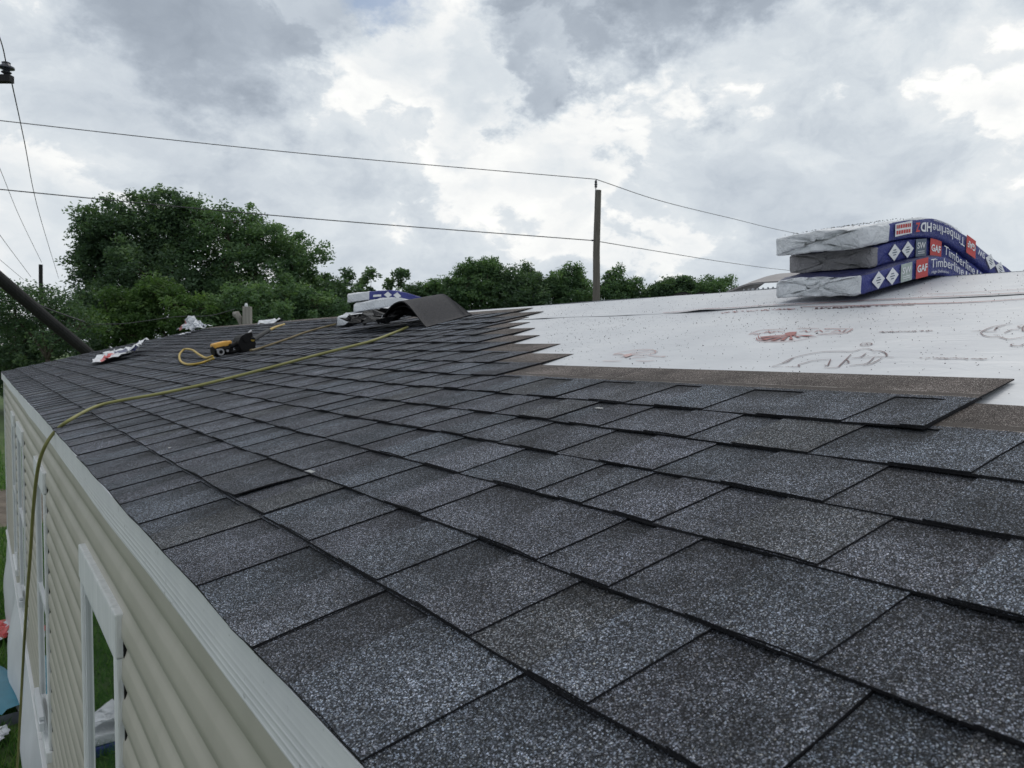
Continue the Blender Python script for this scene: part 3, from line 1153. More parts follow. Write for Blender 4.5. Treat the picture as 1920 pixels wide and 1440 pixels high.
# loose granules dropped on the white sheets
def granules():
    r_ = random.Random(3)
    mb = MB()
    n = 0
    cl = [(r_.uniform(1.15, 2.2), r_.uniform(.4, 3.2), r_.uniform(.08, .3)) for _ in range(26)]
    while n < 2600:
        if r_.random() < .6:
            c = r_.choice(cl)
            u, y = r_.gauss(c[0], c[2]), r_.gauss(c[1], c[2] * 1.5)
        else:
            u, y = r_.uniform(1.1, 2.38), r_.uniform(.2, 3.4)
        if u < 1.19 and y > .5 or u > SL - .02 or u < .95 or y > 1.75 + (u - 1.2) * 1.3:
            continue
        z = lower_h(u, y).z if u < LAP - .03 else DK + .012
        s = r_.uniform(.0006, .0013) * (1.8 if r_.random() < .08 else 1)
        a = r_.uniform(0, 6.28)
        p = [Vector((u + s * math.cos(a + k * 2.09) * r_.uniform(.7, 1.5), y + s * math.sin(a + k * 2.09) * r_.uniform(.7, 1.5), z)) for k in range(3)]
        p.append(Vector((u, y, z + s * 1.6)))
        mb.add(p, [(0, 1, 3), (1, 2, 3), (2, 0, 3)])
        n += 1
    o = mb.build('loose_granules', [M['granule']])
    o.location = (0, 0, EAVE)
    o.rotation_euler = (0, -TH, 0)
    tag(o, 'dark shingle granules scattered over the bare white underlayment', 'granules', kind='stuff')


granules()

# ---- fascia, drip edge
rng = random.Random(11)
seams = [Y0, 2.42, 5.9, Y1]
for a, b_ in zip(seams[:-1], seams[1:]):
    n = max(4, int((b_ - a) / .25))
    vs_, fs = [], []
    prof = [(.022, -.008), (.004, -.008), (.0, -.012), (.001, -.086), (.005, -.092), (.026, -.092)]
    for i in range(n + 1):
        y = a + .002 + (b_ - a - .004) * i / n
        wv = .0016 * math.sin(2.1 * y) + .001 * math.sin(5.7 * y)
        vs_ += [(px + wv, y, EAVE + pz + .8 * sag(0, y)) for px, pz in prof]
    k = len(prof)
    for i in range(n):
        for j in range(k - 1):
            fs.append((i * k + j, i * k + j + 1, (i + 1) * k + j + 1, (i + 1) * k + j))
    fs += [tuple(range(k)), tuple(n * k + j for j in range(k))[::-1]]
    mesh('fascia_board', vs_, fs, M['fascia'], house)
mb = MB()
mb.box((.008, Y1 - .002, EAVE - .095), (2 * RIDGE, Y1 + .016, EAVE + .02))
# gable fascia follows the rake
mb = MB()
vs_ = []
for y in (Y1 + .002, Y1 + .02):
    vs_ += [(.0, y, EAVE - .10), (RIDGE, y, EAVE + RIDGE * TT - .115), (2 * RIDGE, y, EAVE - .50), (2 * RIDGE, y, EAVE - .42), (RIDGE, y, EAVE + RIDGE * TT - .022), (.0, y, EAVE - .016)]
mb.add(vs_, [(0, 1, 4, 5), (1, 2, 3, 4), (6, 11, 10, 7), (7, 10, 9, 8), (0, 6, 7, 1), (1, 7, 8, 2), (5, 4, 10, 11), (4, 3, 9, 10), (0, 5, 11, 6), (2, 8, 9, 3)])
mb.build('rake_board', [M['fascia']], house)

# ---- long wall: siding courses cut round the windows
WX = 0.034                       # wall plane
SK = 0.80                        # underside of the siding
wins = [(1.95, 2.73), (4.36, 5.10), (6.58, 7.55), (8.14, 8.80), (-0.6, 0.25)]
WT, WB = EAVE - 0.315, EAVE - 1.80
# (z, x) profile of one dutch lap course, from its bottom edge up
CH = 0.1016
pro = [(0.0, 0.0040), (0.0002, -0.0068), (0.0015, -0.0080), (0.020, -0.0076), (0.046, -0.0066), (0.054, -0.0048), (0.064, -0.0006), (0.074, 0.0024), (0.084, 0.0034), (0.1046, 0.0040)]


def siding_piece(z0, z1c, ya, yb):
    vs_, fs = [], []
    pr = [(min(z0 + z, z1c), WX + x) for z, x in pro]
    n = max(2, int((yb - ya) / .5))
    for i in range(n + 1):
        y = ya + (yb - ya) * i / n
        wv = .0009 * math.sin(2.3 * y + z0 * 9)
        vs_ += [(x + wv, y, z) for z, x in pr]
    k = len(pr)
    for i in range(n):
        for j in range(k - 1):
            fs.append((i * k + j, (i + 1) * k + j, (i + 1) * k + j + 1, i * k + j + 1))
    return mesh('siding_panel', vs_, fs, M['siding'], house, smooth=True)


z = SK
ztop = EAVE - 0.086
wl_ = sorted(wins)
while z < ztop:
    zt = min(z + .1046, ztop)
    if zt > WB + .02 and z < WT - .118:
        ya = Y0
        for (a, b_) in wl_:
            siding_piece(z, zt, ya, a + .03)
            ya = b_ - .03
        siding_piece(z, zt, ya, Y1 - .02)
    else:
        siding_piece(z, zt, Y0, Y1 - .02)
    z += CH

# inner wall (blocks light) and gable wall
mb = MB()
mb.box((WX + .06, Y0, .05), (2 * RIDGE - .03, Y1 - .02, EAVE - .48))
mb.build('wall', [M['dark_room']], house)
gm = MB()
gm.add([(WX + .01, Y1 - .015, SK), (2 * RIDGE - .03, Y1 - .015, SK), (2 * RIDGE - .03, Y1 - .015, EAVE - .47), (RIDGE, Y1 - .015, EAVE + RIDGE * TT - .07), (WX + .01, Y1 - .015, EAVE - .06)], [(0, 1, 2, 3, 4)])
gm.build('gable_wall', [M['siding']], house)
# corner post at the far end
mb = MB()
mb.box((WX - .016, Y1 - .05, SK - .02), (WX + .05, Y1 + .004, EAVE - .09), bev=.006)
mb.build('corner_post', [M['white_trim']], house)


def window(ya, yb):
    """double hung window with a flat header board; parts hang under one frame mesh"""
    x0 = WX - .021
    fr = MB()
    hw, jw, jf = .108, .058, .042
    zt, zb = WT, WB
    # header board, jambs, sill; butted with small gaps
    fr.box((x0, ya, zt - hw), (WX + .02, yb, zt), bev=.005)
    fr.box((x0 + .003, ya + .003, zb + .06), (WX + .02, ya + jw, zt - hw - .002), bev=.005)
    fr.box((x0 + .003, yb - jf, zb + .06), (WX + .02, yb - .003, zt - hw - .002), bev=.005)
    fr.box((x0 - .012, ya - .01, zb), (WX + .02, yb + .01, zb + .058), bev=.006)
    w = fr.build('window', [M['white_trim']], house)
    # inner sash frame
    sa = MB()
    a, b_ = ya + jw + .002, yb - jf - .002
    zi0, zi1 = zb + .062, zt - hw - .004
    zm = (zi0 + zi1) / 2 + .02
    s = .03
    sa.box((x0 + .010, a, zi1 - s), (x0 + .03, b_, zi1))
    sa.box((x0 + .010, a, zi0), (x0 + .03, b_, zi0 + s))
    sa.box((x0 + .008, a, zm - s * .5), (x0 + .03, b_, zm + s * .5))
    sa.box((x0 + .0105, a, zi0 + s), (x0 + .03, a + s * .7, zi1 - s))
    sa.box((x0 + .0105, b_ - s * .7, zi0 + s), (x0 + .03, b_, zi1 - s))
    sa.build('sash', [M['white_vinyl']], w)
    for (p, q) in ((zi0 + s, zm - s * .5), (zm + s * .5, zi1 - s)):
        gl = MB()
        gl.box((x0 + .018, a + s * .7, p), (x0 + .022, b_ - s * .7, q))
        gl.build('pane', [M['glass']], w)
    # dark reveal strip where the siding channel shows
    ch = MB()
    ch.box((WX - .004, ya - .012, zb + .02), (WX + .02, ya - .001, zt - .01))
    ch.box((WX - .004, yb + .001, zb + .02), (WX + .02, yb + .012, zt - .01))
    ch.build('channel', [M['tool_black']], w)
    return w


for a, b_ in wins:
    window(a, b_)

# small white shelf brackets seen at the foot of two windows
for (ya, yb, zz) in ((4.52, 4.98, EAVE - 1.70), (6.8, 7.3, EAVE - 1.70)):
    mb = MB()
    mb.box((WX - .052, ya, zz), (WX - .026, yb, zz + .045), bev=.004)
    mb.box((WX - .050, ya + .02, zz + .05), (WX - .026, yb - .02, zz + .07), bev=.003)
    mb.build('sill_block', [M['white_vinyl']], house)

# ---- white skirting: bulging sheets below the siding
mb_y = [Y0, -.6, 1.4, 3.3, 5.1, 7.0, 8.9, Y1]
for si, (a, b_) in enumerate(zip(mb_y[:-1], mb_y[1:])):
    vs_, fs = [], []
    nz, ny = 10, 14
    for i in range(ny + 1):
        y = a + .003 + (b_ - a - .006) * i / ny
        k = math.sin(math.pi * i / ny)
        for j in range(nz + 1):
            t = j / nz
            zz = .0 + (SK - .01) * t
            x = WX - .012 - (.075 + .03 * (si % 2)) * k * math.sin(math.pi * min(1, (1 - t) * .75)) - .006 * math.sin(9 * y + 4 * t)
            vs_.append((x, y, zz))
    for i in range(ny):
        for j in range(nz):
            q = i * (nz + 1) + j
            fs.append((q, q + nz + 1, q + nz + 2, q + 1))
    mesh('skirting_sheet', vs_, fs, M['white_vinyl'], house, smooth=True)
    mb = MB()
    mb.box((WX - .030, a + .002, SK - .035), (WX + .02, b_ - .002, SK - .003), bev=.004)
    mb.build('skirting_rail', [M['white_vinyl']], house)

# ================================================================== SHINGLE BUNDLES
def roof_z(X):
    return EAVE + RIDGE * TT - (TT * (RIDGE - X) if X < RIDGE else TF * (X - RIDGE))


def near_z(X):
    return EAVE + RIDGE * TT - TT * abs(X - RIDGE)


def bend_z(X, c=.07, k=1.0):
    d = X - RIDGE
    return EAVE + RIDGE * TT + DK + .008 - k * ((TT + TF) / 2 * (math.sqrt(d * d + c * c) - c) + (TF - TT) / 2 * d)


class Bundle:
    L, WD, TK = 0.98, 0.335, 0.064

    def __init__(self, name, x0, y0, yaw, lift, c=.07, k=1.0, seed=0, droop=0.0):
        """(x0, y0): lower corner nearest the camera; long axis runs up and over the ridge"""
        self.x0, self.y0, self.c, self.k, self.lift, self.droop = x0, y0, c, k, lift, droop
        self.d = Vector((math.cos(yaw), -math.sin(yaw), 0))
        self.e = Vector((math.sin(yaw), math.cos(yaw), 0))
        self.rr = random.Random(seed)
        self.root = empty(name, (x0, y0, roof_z(x0)))
        self.base = Vector((x0, y0, roof_z(x0)))

    def P(self, s, w, v):
        X = self.x0 + self.d.x * s + self.e.x * w
        Y = self.y0 + self.d.y * s + self.e.y * w
        q = s / self.L
        z = bend_z(X, self.c, self.k) + self.lift + v - self.droop * max(0, .35 - q) ** 2 * 8
        return Vector((X, Y, z)) - self.base

    def shell(self, mats, top=0, side=1, end=0, white=.10, amp=.0035):
        """mats index: 0 white film, 1 printed blue film, 2 top film"""
        N = 40
        sec = []
        r = .010
        w, t = self.WD, self.TK
        for cx, cy, a0 in ((r, r, 180), (w - r, r, 270), (w - r, t - r, 0), (r, t - r, 90)):
            for k in range(4):
                a = R(a0 + 30 * k)
                sec.append((cx + r * math.cos(a), cy + r * math.sin(a)))
        sec2 = []
        for q_, (a, b_) in enumerate(sec):
            sec2.append((a, b_))
            a2, b2_ = sec[(q_ + 1) % len(sec)]
            m_ = int(max(abs(a2 - a), abs(b2_ - b_)) / .03)
            for z_ in range(1, m_):
                sec2.append((a + (a2 - a) * z_ / m_, b_ + (b2_ - b_) * z_ / m_))
        sec = sec2
        K = len(sec)
        vs_, fs, mi = [], [], []
        ph = [self.rr.uniform(0, 6.28) for _ in range(6)]
        ss = [0, .006, .02] + [.02 + (self.L - .04) * i / N for i in range(1, N)] + [self.L - .02, self.L - .006, self.L]
        for i, s in enumerate(ss):
            endk = min(s, self.L - s)
            sh = .95 if endk < .001 else (.985 if endk < .01 else 1.0)
            for j, (a, b_) in enumerate(sec):
                aa = w / 2 + (a - w / 2) * sh
                bb = t / 2 + (b_ - t / 2) * sh
                n_ = amp * (math.sin(31 * s + ph[0] + 2 * j) * .5 + math.sin(57 * s + 1.3 * j + ph[1]) * .3 + math.sin(13 * s + ph[2]))
                if b_ < t * .3:
                    n_ *= .2
                aa += n_ * (1 if a > w / 2 else -1) * .5
                bb += n_ * .7 if b_ > t / 2 else 0
                if s < white + .01:
                    aa += self.rr.uniform(-.0022, .0022)
                    bb += self.rr.uniform(-.0022, .0022) + .004 * math.sin(aa * 24 + ph[4]) * (1 if b_ > t / 2 else .3)
                vs_.append(self.P(s, aa, bb))
        n = len(ss)
        for i in range(n - 1):
            sm = (ss[i] + ss[i + 1]) / 2
            for j in range(K):
                j2 = (j + 1) % K
                fs.append((i * K + j, (i + 1) * K + j, (i + 1) * K + j2, i * K + j2))
                a, b_ = (sec[j][0] + sec[j2][0]) / 2, (sec[j][1] + sec[j2][1]) / 2
                on_top = b_ > t - r * .6
                m_ = side
                if sm < white or sm > self.L - white:
                    m_ = end
                elif on_top:
                    m_ = top
                mi.append(m_)
        # near end: film folded and tucked over the butt, in uneven facets
        ring0 = list(range(K))
        for q_ in (.78, .5, .22):
            ring1 = []
            for (a, b_) in sec:
                vs_.append(self.P(self.rr.uniform(-.006, .007) + .004 * math.sin(a * 30 + ph[5]), w / 2 + (a - w / 2) * q_ + self.rr.uniform(-.004, .004), t / 2 + (b_ - t / 2) * q_ + self.rr.uniform(-.003, .003)))
                ring1.append(len(vs_) - 1)
            for j in range(K):
                fs.append((ring0[j], ring0[(j + 1) % K], ring1[(j + 1) % K], ring1[j]))
                mi.append(end)
            ring0 = ring1
        fs.append(tuple(ring0))
        mi.append(end)
        fs.append(tuple((n - 1) * K + j for j in range(K))[::-1])
        mi.append(end)
        o = mesh('wrapper', vs_, fs, mats, self.root, midx=mi, smooth=True)
        for p_ in o.data.polygons:
            if p_.material_index == end:
                p_.use_smooth = True
        return o

    def side(self, s, v, off=.004):
        return self.P(s, -off, v)

    def panel(self, name, pts, mat, off=.0055):
        """flat print on the long side: polygon in (s, v)"""
        xs = [p[0] for p in pts]
        n = max(1, int((max(xs) - min(xs)) / .03))
        if len(pts) == 4 and n > 1:
            (a, b_, c_, d_) = pts
            vs_, fs = [], []
            for i in range(n + 1):
                k = i / n
                lo = (a[0] + (b_[0] - a[0]) * k, a[1] + (b_[1] - a[1]) * k)
                hi = (d_[0] + (c_[0] - d_[0]) * k, d_[1] + (c_[1] - d_[1]) * k)
                vs_ += [self.side(*lo, off), self.side(*hi, off)]
                if i:
                    fs.append((2 * i - 2, 2 * i, 2 * i + 1, 2 * i - 1))
            return mesh(name, vs_, fs, mat, self.root)
        return mesh(name, [self.side(s, v, off) for s, v in pts], [tuple(range(len(pts)))], mat, self.root)

    def text(self, body, s0, v0, height, mat, flip=False, bold=0.0, squeeze=1.0, off=.0065, width=None):
        cu = bpy.data.curves.new('lettering', 'FONT')
        cu.body = body
        cu.size = 1.0
        cu.offset = bold
        cu.resolution_u = 3
        ob = bpy.data.objects.new('lettering', cu)
        COL.objects.link(ob)
        dg = bpy.context.evaluated_depsgraph_get()
        me = ob.evaluated_get(dg).to_mesh()
        vs_ = [v.co.copy() for v in me.vertices]
        fs = [tuple(p.vertices) for p in me.polygons]
        ob.evaluated_get(dg).to_mesh_clear()
        COL.objects.unlink(ob)
        bpy.data.objects.remove(ob)
        bpy.data.curves.remove(cu)
        if not vs_:
            return None
        x0, x1 = min(v.x for v in vs_), max(v.x for v in vs_)
        sc = height / .72
        sx = sc * squeeze
        if width:
            sx = width / (x1 - x0)
        out = []
        for v in vs_:
            s, t = (v.x - x0) * sx, v.y * sc
            if flip:
                s, t = (x1 - x0) * sx - s, height - t
            out.append(self.side(s0 + s, v0 + t, off))
        return mesh('lettering', out, fs, mat, self.root)


def printed(b, flip=False, sage=False, s_=0.0):
    t = b.TK
    m_ = M['white_ink']

    def diamond(c0):
        b.panel('printed_diamond', [(c0 - .030, t * .5), (c0, t * .08), (c0 + .030, t * .5), (c0, t * .92)], m_)
        for q, ww in ((.62, .014), (.50, .022), (.38, .014)):
            b.panel('printed_mark', [(c0 - ww * .5, t * q - .0016), (c0 + ww * .5, t * q - .0016), (c0 + ww * .5, t * q + .0016), (c0 - ww * .5, t * q + .0016)], M['slate_ink'], .0062)

    if not flip:
        diamond(.072 + s_)
        diamond(.137 + s_)
        b.panel('printed_panel', [(.178 + s_, t * .06), (.232 + s_, t * .06), (.232 + s_, t * .94), (.178 + s_, t * .94)], M['sage_ink'] if sage else M['slate_ink'])
        b.text('SW', .184 + s_, t * .46, .020, m_, bold=.015, width=.042)
        for q in (.20, .30):
            b.panel('printed_mark', [(.188 + s_, t * q), (.222 + s_, t * q), (.222 + s_, t * q + .002), (.188 + s_, t * q + .002)], m_, .0062)
        b.panel('printed_panel', [(.252 + s_, t * .03), (.312 + s_, t * .03), (.312 + s_, t * .97), (.252 + s_, t * .97)], M['red_ink'])
        b.text('GAF', .257 + s_, t * .34, .022, m_, bold=.03, width=.050)
        b.text('Timberline', .326 + s_, t * .40, .030, m_, width=.175)
        b.text('High Definition', .330 + s_, t * .12, .009, m_, width=.09)
        b.text('HD', .512 + s_, t * .32, .030, m_, bold=.03, width=.058)
        b.text('Z', .576 + s_, t * .32, .030, M['red_ink'], bold=.03, width=.024)
    else:
        # upside-down print reads from the far end
        b.panel('printed_panel', [(.158, t * .18), (.240, t * .24), (.240, t * .86), (.158, t * .80)], m_)
        rr = random.Random(5)
        for row in (.28, .56):
            x = .163
            while x < .228:
                w_ = rr.uniform(.005, .010)
                b.panel('printed_mark', [(x, t * row), (x + w_, t * row), (x + w_, t * (row + .18)), (x, t * (row + .18))], M['red_ink'], .0064)
                x += w_ + .003
        b.text('Z', .258, t * .26, .029, M['red_ink'], flip=True, bold=.03, width=.022)
        b.text('HD', .283, t * .26, .029, m_, flip=True, bold=.03, width=.056)
        b.text('Timberline', .345, t * .22, .030, m_, flip=True, width=.175)
        b.text('High Definition', .35, t * .80, .008, m_, flip=True, width=.15)
        b.panel('printed_panel', [(.532, t * .03), (.585, t * .03), (.585, t * .97), (.532, t * .97)], M['red_ink'])
        b.text('GAF', .537, t * .36, .022, m_, flip=True, bold=.03, width=.044)
        b.text('SW', .598, t * .36, .020, m_, flip=True, bold=.015, width=.040)
        diamond(.675)
        diamond(.735)


WB_ = [M['white_wrap'], M['blue_wrap'], M['navy_wrap'], M['shaded_wrap']]
GRP = 'wrapped shingle bundles laid over the ridge'
b1 = Bundle('shingle_bundle', 1.932, 1.212, R(8), .000, c=.06, seed=1)
b1.shell(WB_, top=2, side=1, end=0, white=.012)
printed(b1, sage=True)
tag(b1.root, 'blue wrapped shingle bundle with crumpled white end, bottom of three stacked on bare underlayment', 'bundle', GRP)
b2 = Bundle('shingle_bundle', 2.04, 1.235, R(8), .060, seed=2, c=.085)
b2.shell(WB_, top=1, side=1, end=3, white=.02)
printed(b2, s_=.022)
tag(b2.root, 'blue wrapped shingle bundle with white end painted in shade grey, middle of three stacked on bare underlayment', 'bundle', GRP)
b3 = Bundle('shingle_bundle', 1.96, 1.235, R(8), .122, seed=3, c=.13)
b3.shell(WB_, top=0, side=1, end=0, white=.148)
printed(b3, flip=True)
tag(b3.root, 'shingle bundle with white top and upside down print, topmost of the stack of three', 'bundle', GRP)

# granules on the white top of the upper bundle
mb = MB()
rr = random.Random(17)
for _ in range(330):
    s, w = rr.uniform(.02, .55), rr.uniform(.02, .315)
    p = b3.P(s, w, b3.TK + .003)
    a = rr.uniform(0, 6.28)
    q = rr.uniform(.001, .0026)
    mb.add([p + Vector((q * math.cos(a + k * 2.09), q * math.sin(a + k * 2.09), 0)) for k in range(3)] + [p + Vector((0, 0, q * 1.3))], [(0, 1, 3), (1, 2, 3), (2, 0, 3)])
o = mb.build('granule_specks', [M['granule']], b3.root)
o['kind'] = 'stuff'

# far stack
b4 = Bundle('shingle_bundle', 1.86, 5.06, R(33), .0, seed=4)
b4.shell(WB_, top=0, side=0, end=0, white=.2, amp=.007)
tag(b4.root, 'plain white wrapped bundle, bottom of the stack beside the bent loose shingles', 'bundle', GRP)
b5 = Bundle('shingle_bundle', 2.03, 5.16, R(32), .062, seed=5, c=.10)
b5.shell(WB_, top=0, side=0, end=0, white=.2, amp=.007)
tag(b5.root, 'white wrapped bundle, middle of the stack beside the bent loose shingles', 'bundle', GRP)
b6 = Bundle('shingle_bundle', 2.03, 5.27, R(28), .125, seed=6, c=.16)
b6.shell(WB_, top=1, side=1, end=0, white=.17)
for c0 in (.30, .37):
    b6.panel('printed_diamond', [(c0 - .030, .030), (c0, .006), (c0 + .030, .030), (c0, .054)], M['white_ink'])
b6.panel('printed_panel', [(.19, .018), (.25, .018), (.25, .034), (.19, .034)], M['white_ink'])
b6.panel('printed_panel', [(.62, .004), (.68, .004), (.68, .056), (.62, .056)], M['red_ink'])
tag(b6.root, 'arched blue wrapped bundle with two white diamonds, topmost beside the bent loose shingles', 'bundle', GRP)


# loose bent shingle sheets leaning over the opened pile
def patch(name, grid, mats, parent=None, thick=.006, smooth=True):
    """grid of world points -> a sheet with thickness"""
    nu, nv = len(grid), len(grid[0])
    top = [Vector(p) for row in grid for p in row]
    nor = []
    for i in range(nu):
        for j in range(nv):
            a = Vector(grid[min(i + 1, nu - 1)][j]) - Vector(grid[max(i - 1, 0)][j])
            b_ = Vector(grid[i][min(j + 1, nv - 1)]) - Vector(grid[i][max(j - 1, 0)])
            n_ = a.cross(b_)
            n_ = n_.normalized() if n_.length > 1e-9 else Vector((0, 0, 1))
            if n_.z < 0:
                n_ = -n_
            nor.append(n_)
    bot = [p - n_ * thick for p, n_ in zip(top, nor)]
    fs, mi = [], []
    k = nu * nv
    for i in range(nu - 1):
        for j in range(nv - 1):
            q = i * nv + j
            fs.append((q, q + nv, q + nv + 1, q + 1))
            mi.append(0)
            fs.append((k + q, k + q + 1, k + q + nv + 1, k + q + nv))
            mi.append(1)
    edge = [i * nv for i in range(nu)] + [(nu - 1) * nv + j for j in range(1, nv)] + [i * nv + nv - 1 for i in range(nu - 2, -1, -1)] + [j for j in range(nv - 2, 0, -1)]
    for a, b_ in zip(edge, edge[1:] + edge[:1]):
        fs.append((a, b_, k + b_, k + a))
        mi.append(1)
    return mesh(name, top + bot, fs, mats, parent, midx=mi, smooth=smooth)


M['sheet'] = simple('shingle_back', (0.056, 0.055, 0.060), 0.8, 0.3, 0.4, 160, 0.5, 400)


def arch_sheet(u0, u1, ya, yb, peak, hgt, skew, name, seed):
    """a shingle humped along the house: rises from ya to a crest at 'peak' and falls to yb"""
    grid = []
    n = 22
    for i in range(9):
        t = i / 8
        u = u0 + (u1 - u0) * t
        row = []
        for j in range(n + 1):
            k = j / n
            y = ya + (yb - ya) * k + skew * t
            pk = (peak - ya) / (yb - ya)
            if k < pk:
                h = hgt * math.sin(.5 * math.pi * k / pk) ** 1.25
            else:
                h = hgt * (.42 + .58 * math.cos(.5 * math.pi * (k - pk) / (1 - pk)) ** .9)
            row.append(r2w(u, y, DK + .022 + h * (1 - .10 * t)))
        grid.append(row)
    return patch(name, grid, [M['sheet'], M['asphalt']])


ls = arch_sheet(1.80, 2.10, 3.55, 4.06, 3.78, .155, .05, 'bent_shingle', 1)
tag(ls, 'loose brown grey shingle bent into a hump beside the white and blue bundles', 'shingle')
ls2 = arch_sheet(1.83, 2.14, 3.56, 4.13, 3.83, .125, .05, 'bent_shingle', 2)
tag(ls2, 'dark shingle lying bent under the humped loose shingle', 'shingle')


def crumple(name, corners, nu, nv, amp, seed, colour, mats, lift=0.01, freq=5.0, parent=None, loc=None, shape=None):
    """crumpled wrapper film; corners in world space, colour(i, j) gives the material slot"""
    r_ = random.Random(seed)
    A, B, C_, D = [Vector(c) for c in corners]
    ph = [[r_.uniform(0, 6.28) for _ in range(3)] for _ in range(5)]
    fr = [[r_.uniform(.5, 1.6) * freq for _ in range(2)] for _ in range(5)]
    grid = []
    for i in range(nu + 1):
        row = []
        for j in range(nv + 1):
            u, v = i / nu, j / nv
            p = A * (1 - u) * (1 - v) + B * u * (1 - v) + C_ * u * v + D * (1 - u) * v
            h = 0
            for q in range(5):
                h += abs(math.sin(fr[q][0] * u * 2 + fr[q][1] * v * 1.6 + ph[q][0])) / 5
            h = (h + r_.uniform(-.18, .18)) * amp
            if shape:
                h += shape(u, v)
            jit = amp * .5
            row.append(p + Vector((r_.uniform(-jit, jit), r_.uniform(-jit, jit), max(0, h) + lift)))
        grid.append(row)
    vs_ = [p for row in grid for p in row]
    base = sum(vs_, Vector()) / len(vs_)
    fs, mi = [], []
    for i in range(nu):
        for j in range(nv):
            q = i * (nv + 1) + j
            cx = colour((i + .5) / nu, (j + .5) / nv, r_)
            if cx is None:
                continue
            fs.append((q, q + nv + 1, q + nv + 2, q + 1))
            mi.append(cx)
    return mesh(name, [p - base for p in vs_], fs, mats, parent, midx=mi, loc=base)


def rp(x, y, h):
    p = roofpt(x, y, h)
    return r2w(p.x, p.y, h)


CM = [M['white_wrap'], M['blue_wrap'], M['red_ink'], M['navy_wrap'], M['black_film']]
# dark torn film in front of the opened bundle
o = crumple('torn_film', [r2w(1.66, 3.86, 0), r2w(1.72, 4.55, 0), r2w(1.98, 4.50, 0), r2w(1.95, 3.85, 0)], 16, 9, .11, 8,
            lambda u, v, r_: 0 if r_.random() < .05 else 4, CM, freq=6)
tag(o, 'crumpled black plastic film under the humped loose shingle', 'plastic film')

# torn wrappers on the shingles
def wr1(u, v, r_):
    if .18 < u < .42 and v < .45:
        return 2
    if .30 < u < .62 and .35 < v < .75:
        return 3
    if u > .76 and .2 < v < .8 and u < .9:
        return 1
    if .62 < u < .74 and .3 < v < .7:
        return None
    return 0


o = crumple('torn_wrapper', [rp(166, 690, 0), rp(258, 670, 0), rp(280, 655, 0), rp(200, 667, 0)], 20, 9, .055, 3, wr1, CM, freq=7,
            shape=lambda u, v: .07 * math.exp(-((u - .95) / .12) ** 2))
tag(o, 'torn white, blue and red wrapper lying flat on the shingles near the eave corner', 'wrapper')


def wr2(u, v, r_):
    return 2 if u < .32 and v < .7 and r_.random() < .7 else (1 if r_.random() < .10 else 0)


P0 = roofpt(357, 624)
M['faded_red'] = plastic('faded_red_wrapper', (0.45, 0.19, 0.19), .45, 12, .6)
o = crumple('torn_wrapper', [r2w(P0.x - .12, P0.y + .20, 0), r2w(P0.x - .02, P0.y - .28, 0), r2w(P0.x + .20, P0.y - .24, 0), r2w(P0.x + .12, P0.y + .22, 0)], 14, 10, .07, 14, wr2,
            [M['white_wrap'], M['navy_wrap'], M['faded_red']], freq=6, shape=lambda u, v: .17 * math.exp(-((u - .35) / .3) ** 2 - ((v - .5) / .35) ** 2))
tag(o, 'heaped white wrapper with a faded red patch at the far roof edge', 'wrapper')
P1 = roofpt(345, 629)
o = crumple('wrapper_scrap', [r2w(P1.x - .06, P1.y + .12, 0), r2w(P1.x - .05, P1.y - .14, 0), r2w(P1.x + .06, P1.y - .12, 0), r2w(P1.x + .06, P1.y + .12, 0)], 6, 5, .025, 15, lambda u, v, r_: 0, CM)
tag(o, 'small white scrap of wrapper below the heaped wrapper', 'wrapper')

# small scraps on the shingles
M['dull_paper'] = simple('dull_paper', (0.34, 0.345, 0.35), 0.7, 0.3, 0.3, 200)
for (x, y, du, dy, lab) in ((582, 886, .004, .016, 'tiny white paper chip caught at a shingle edge near the lifted tab'), (1124, 767, .0035, .012, 'small clear plastic strip lying on the shingles below the bare underlayment'),
                            (318, 841, .003, .008, 'tiny white fleck on the shingles by the olive hose')):
    p = roofpt(x, y, 0)
    o = crumple('paper_scrap', [r2w(p.x - du, p.y - dy, 0), r2w(p.x - du, p.y + dy, 0), r2w(p.x + du, p.y + dy * .8, 0), r2w(p.x + du, p.y - dy, 0)], 5, 3, .0022, int(x), lambda u, v, r_: 0, [M['dull_paper']], lift=.0012)
    tag(o, lab, 'scrap')

# things just over the ridge
def hump(name, y0, y1, xa, xb, z0, hgt, mats, n=20, m_=8, lean=0.0):
    """an arched shell lying on the far slope, seen over the ridge"""
    grid = []
    for i in range(m_ + 1):
        t = i / m_
        X = xa + (xb - xa) * t
        row = []
        for j in range(n + 1):
            k = j / n
            y = y0 + (y1 - y0) * k
            h = hgt * max(0.0, math.sin(math.pi * (k ** (1 + lean)))) ** .8
            row.append(Vector((X, y, near_z(X) - .02 + z0 + h)))
        grid.append(row)
    return patch(name, grid, mats, thick=.012)


M['grey_shingle'] = simple('grey_shingle_back', (0.30, 0.285, 0.29), 0.7, 0.35, 0.12, 8, 0.2, 80)
def adopt(o, root):
    o.parent = root
    o.matrix_parent_inverse = Matrix.Translation(-Vector(root.location))


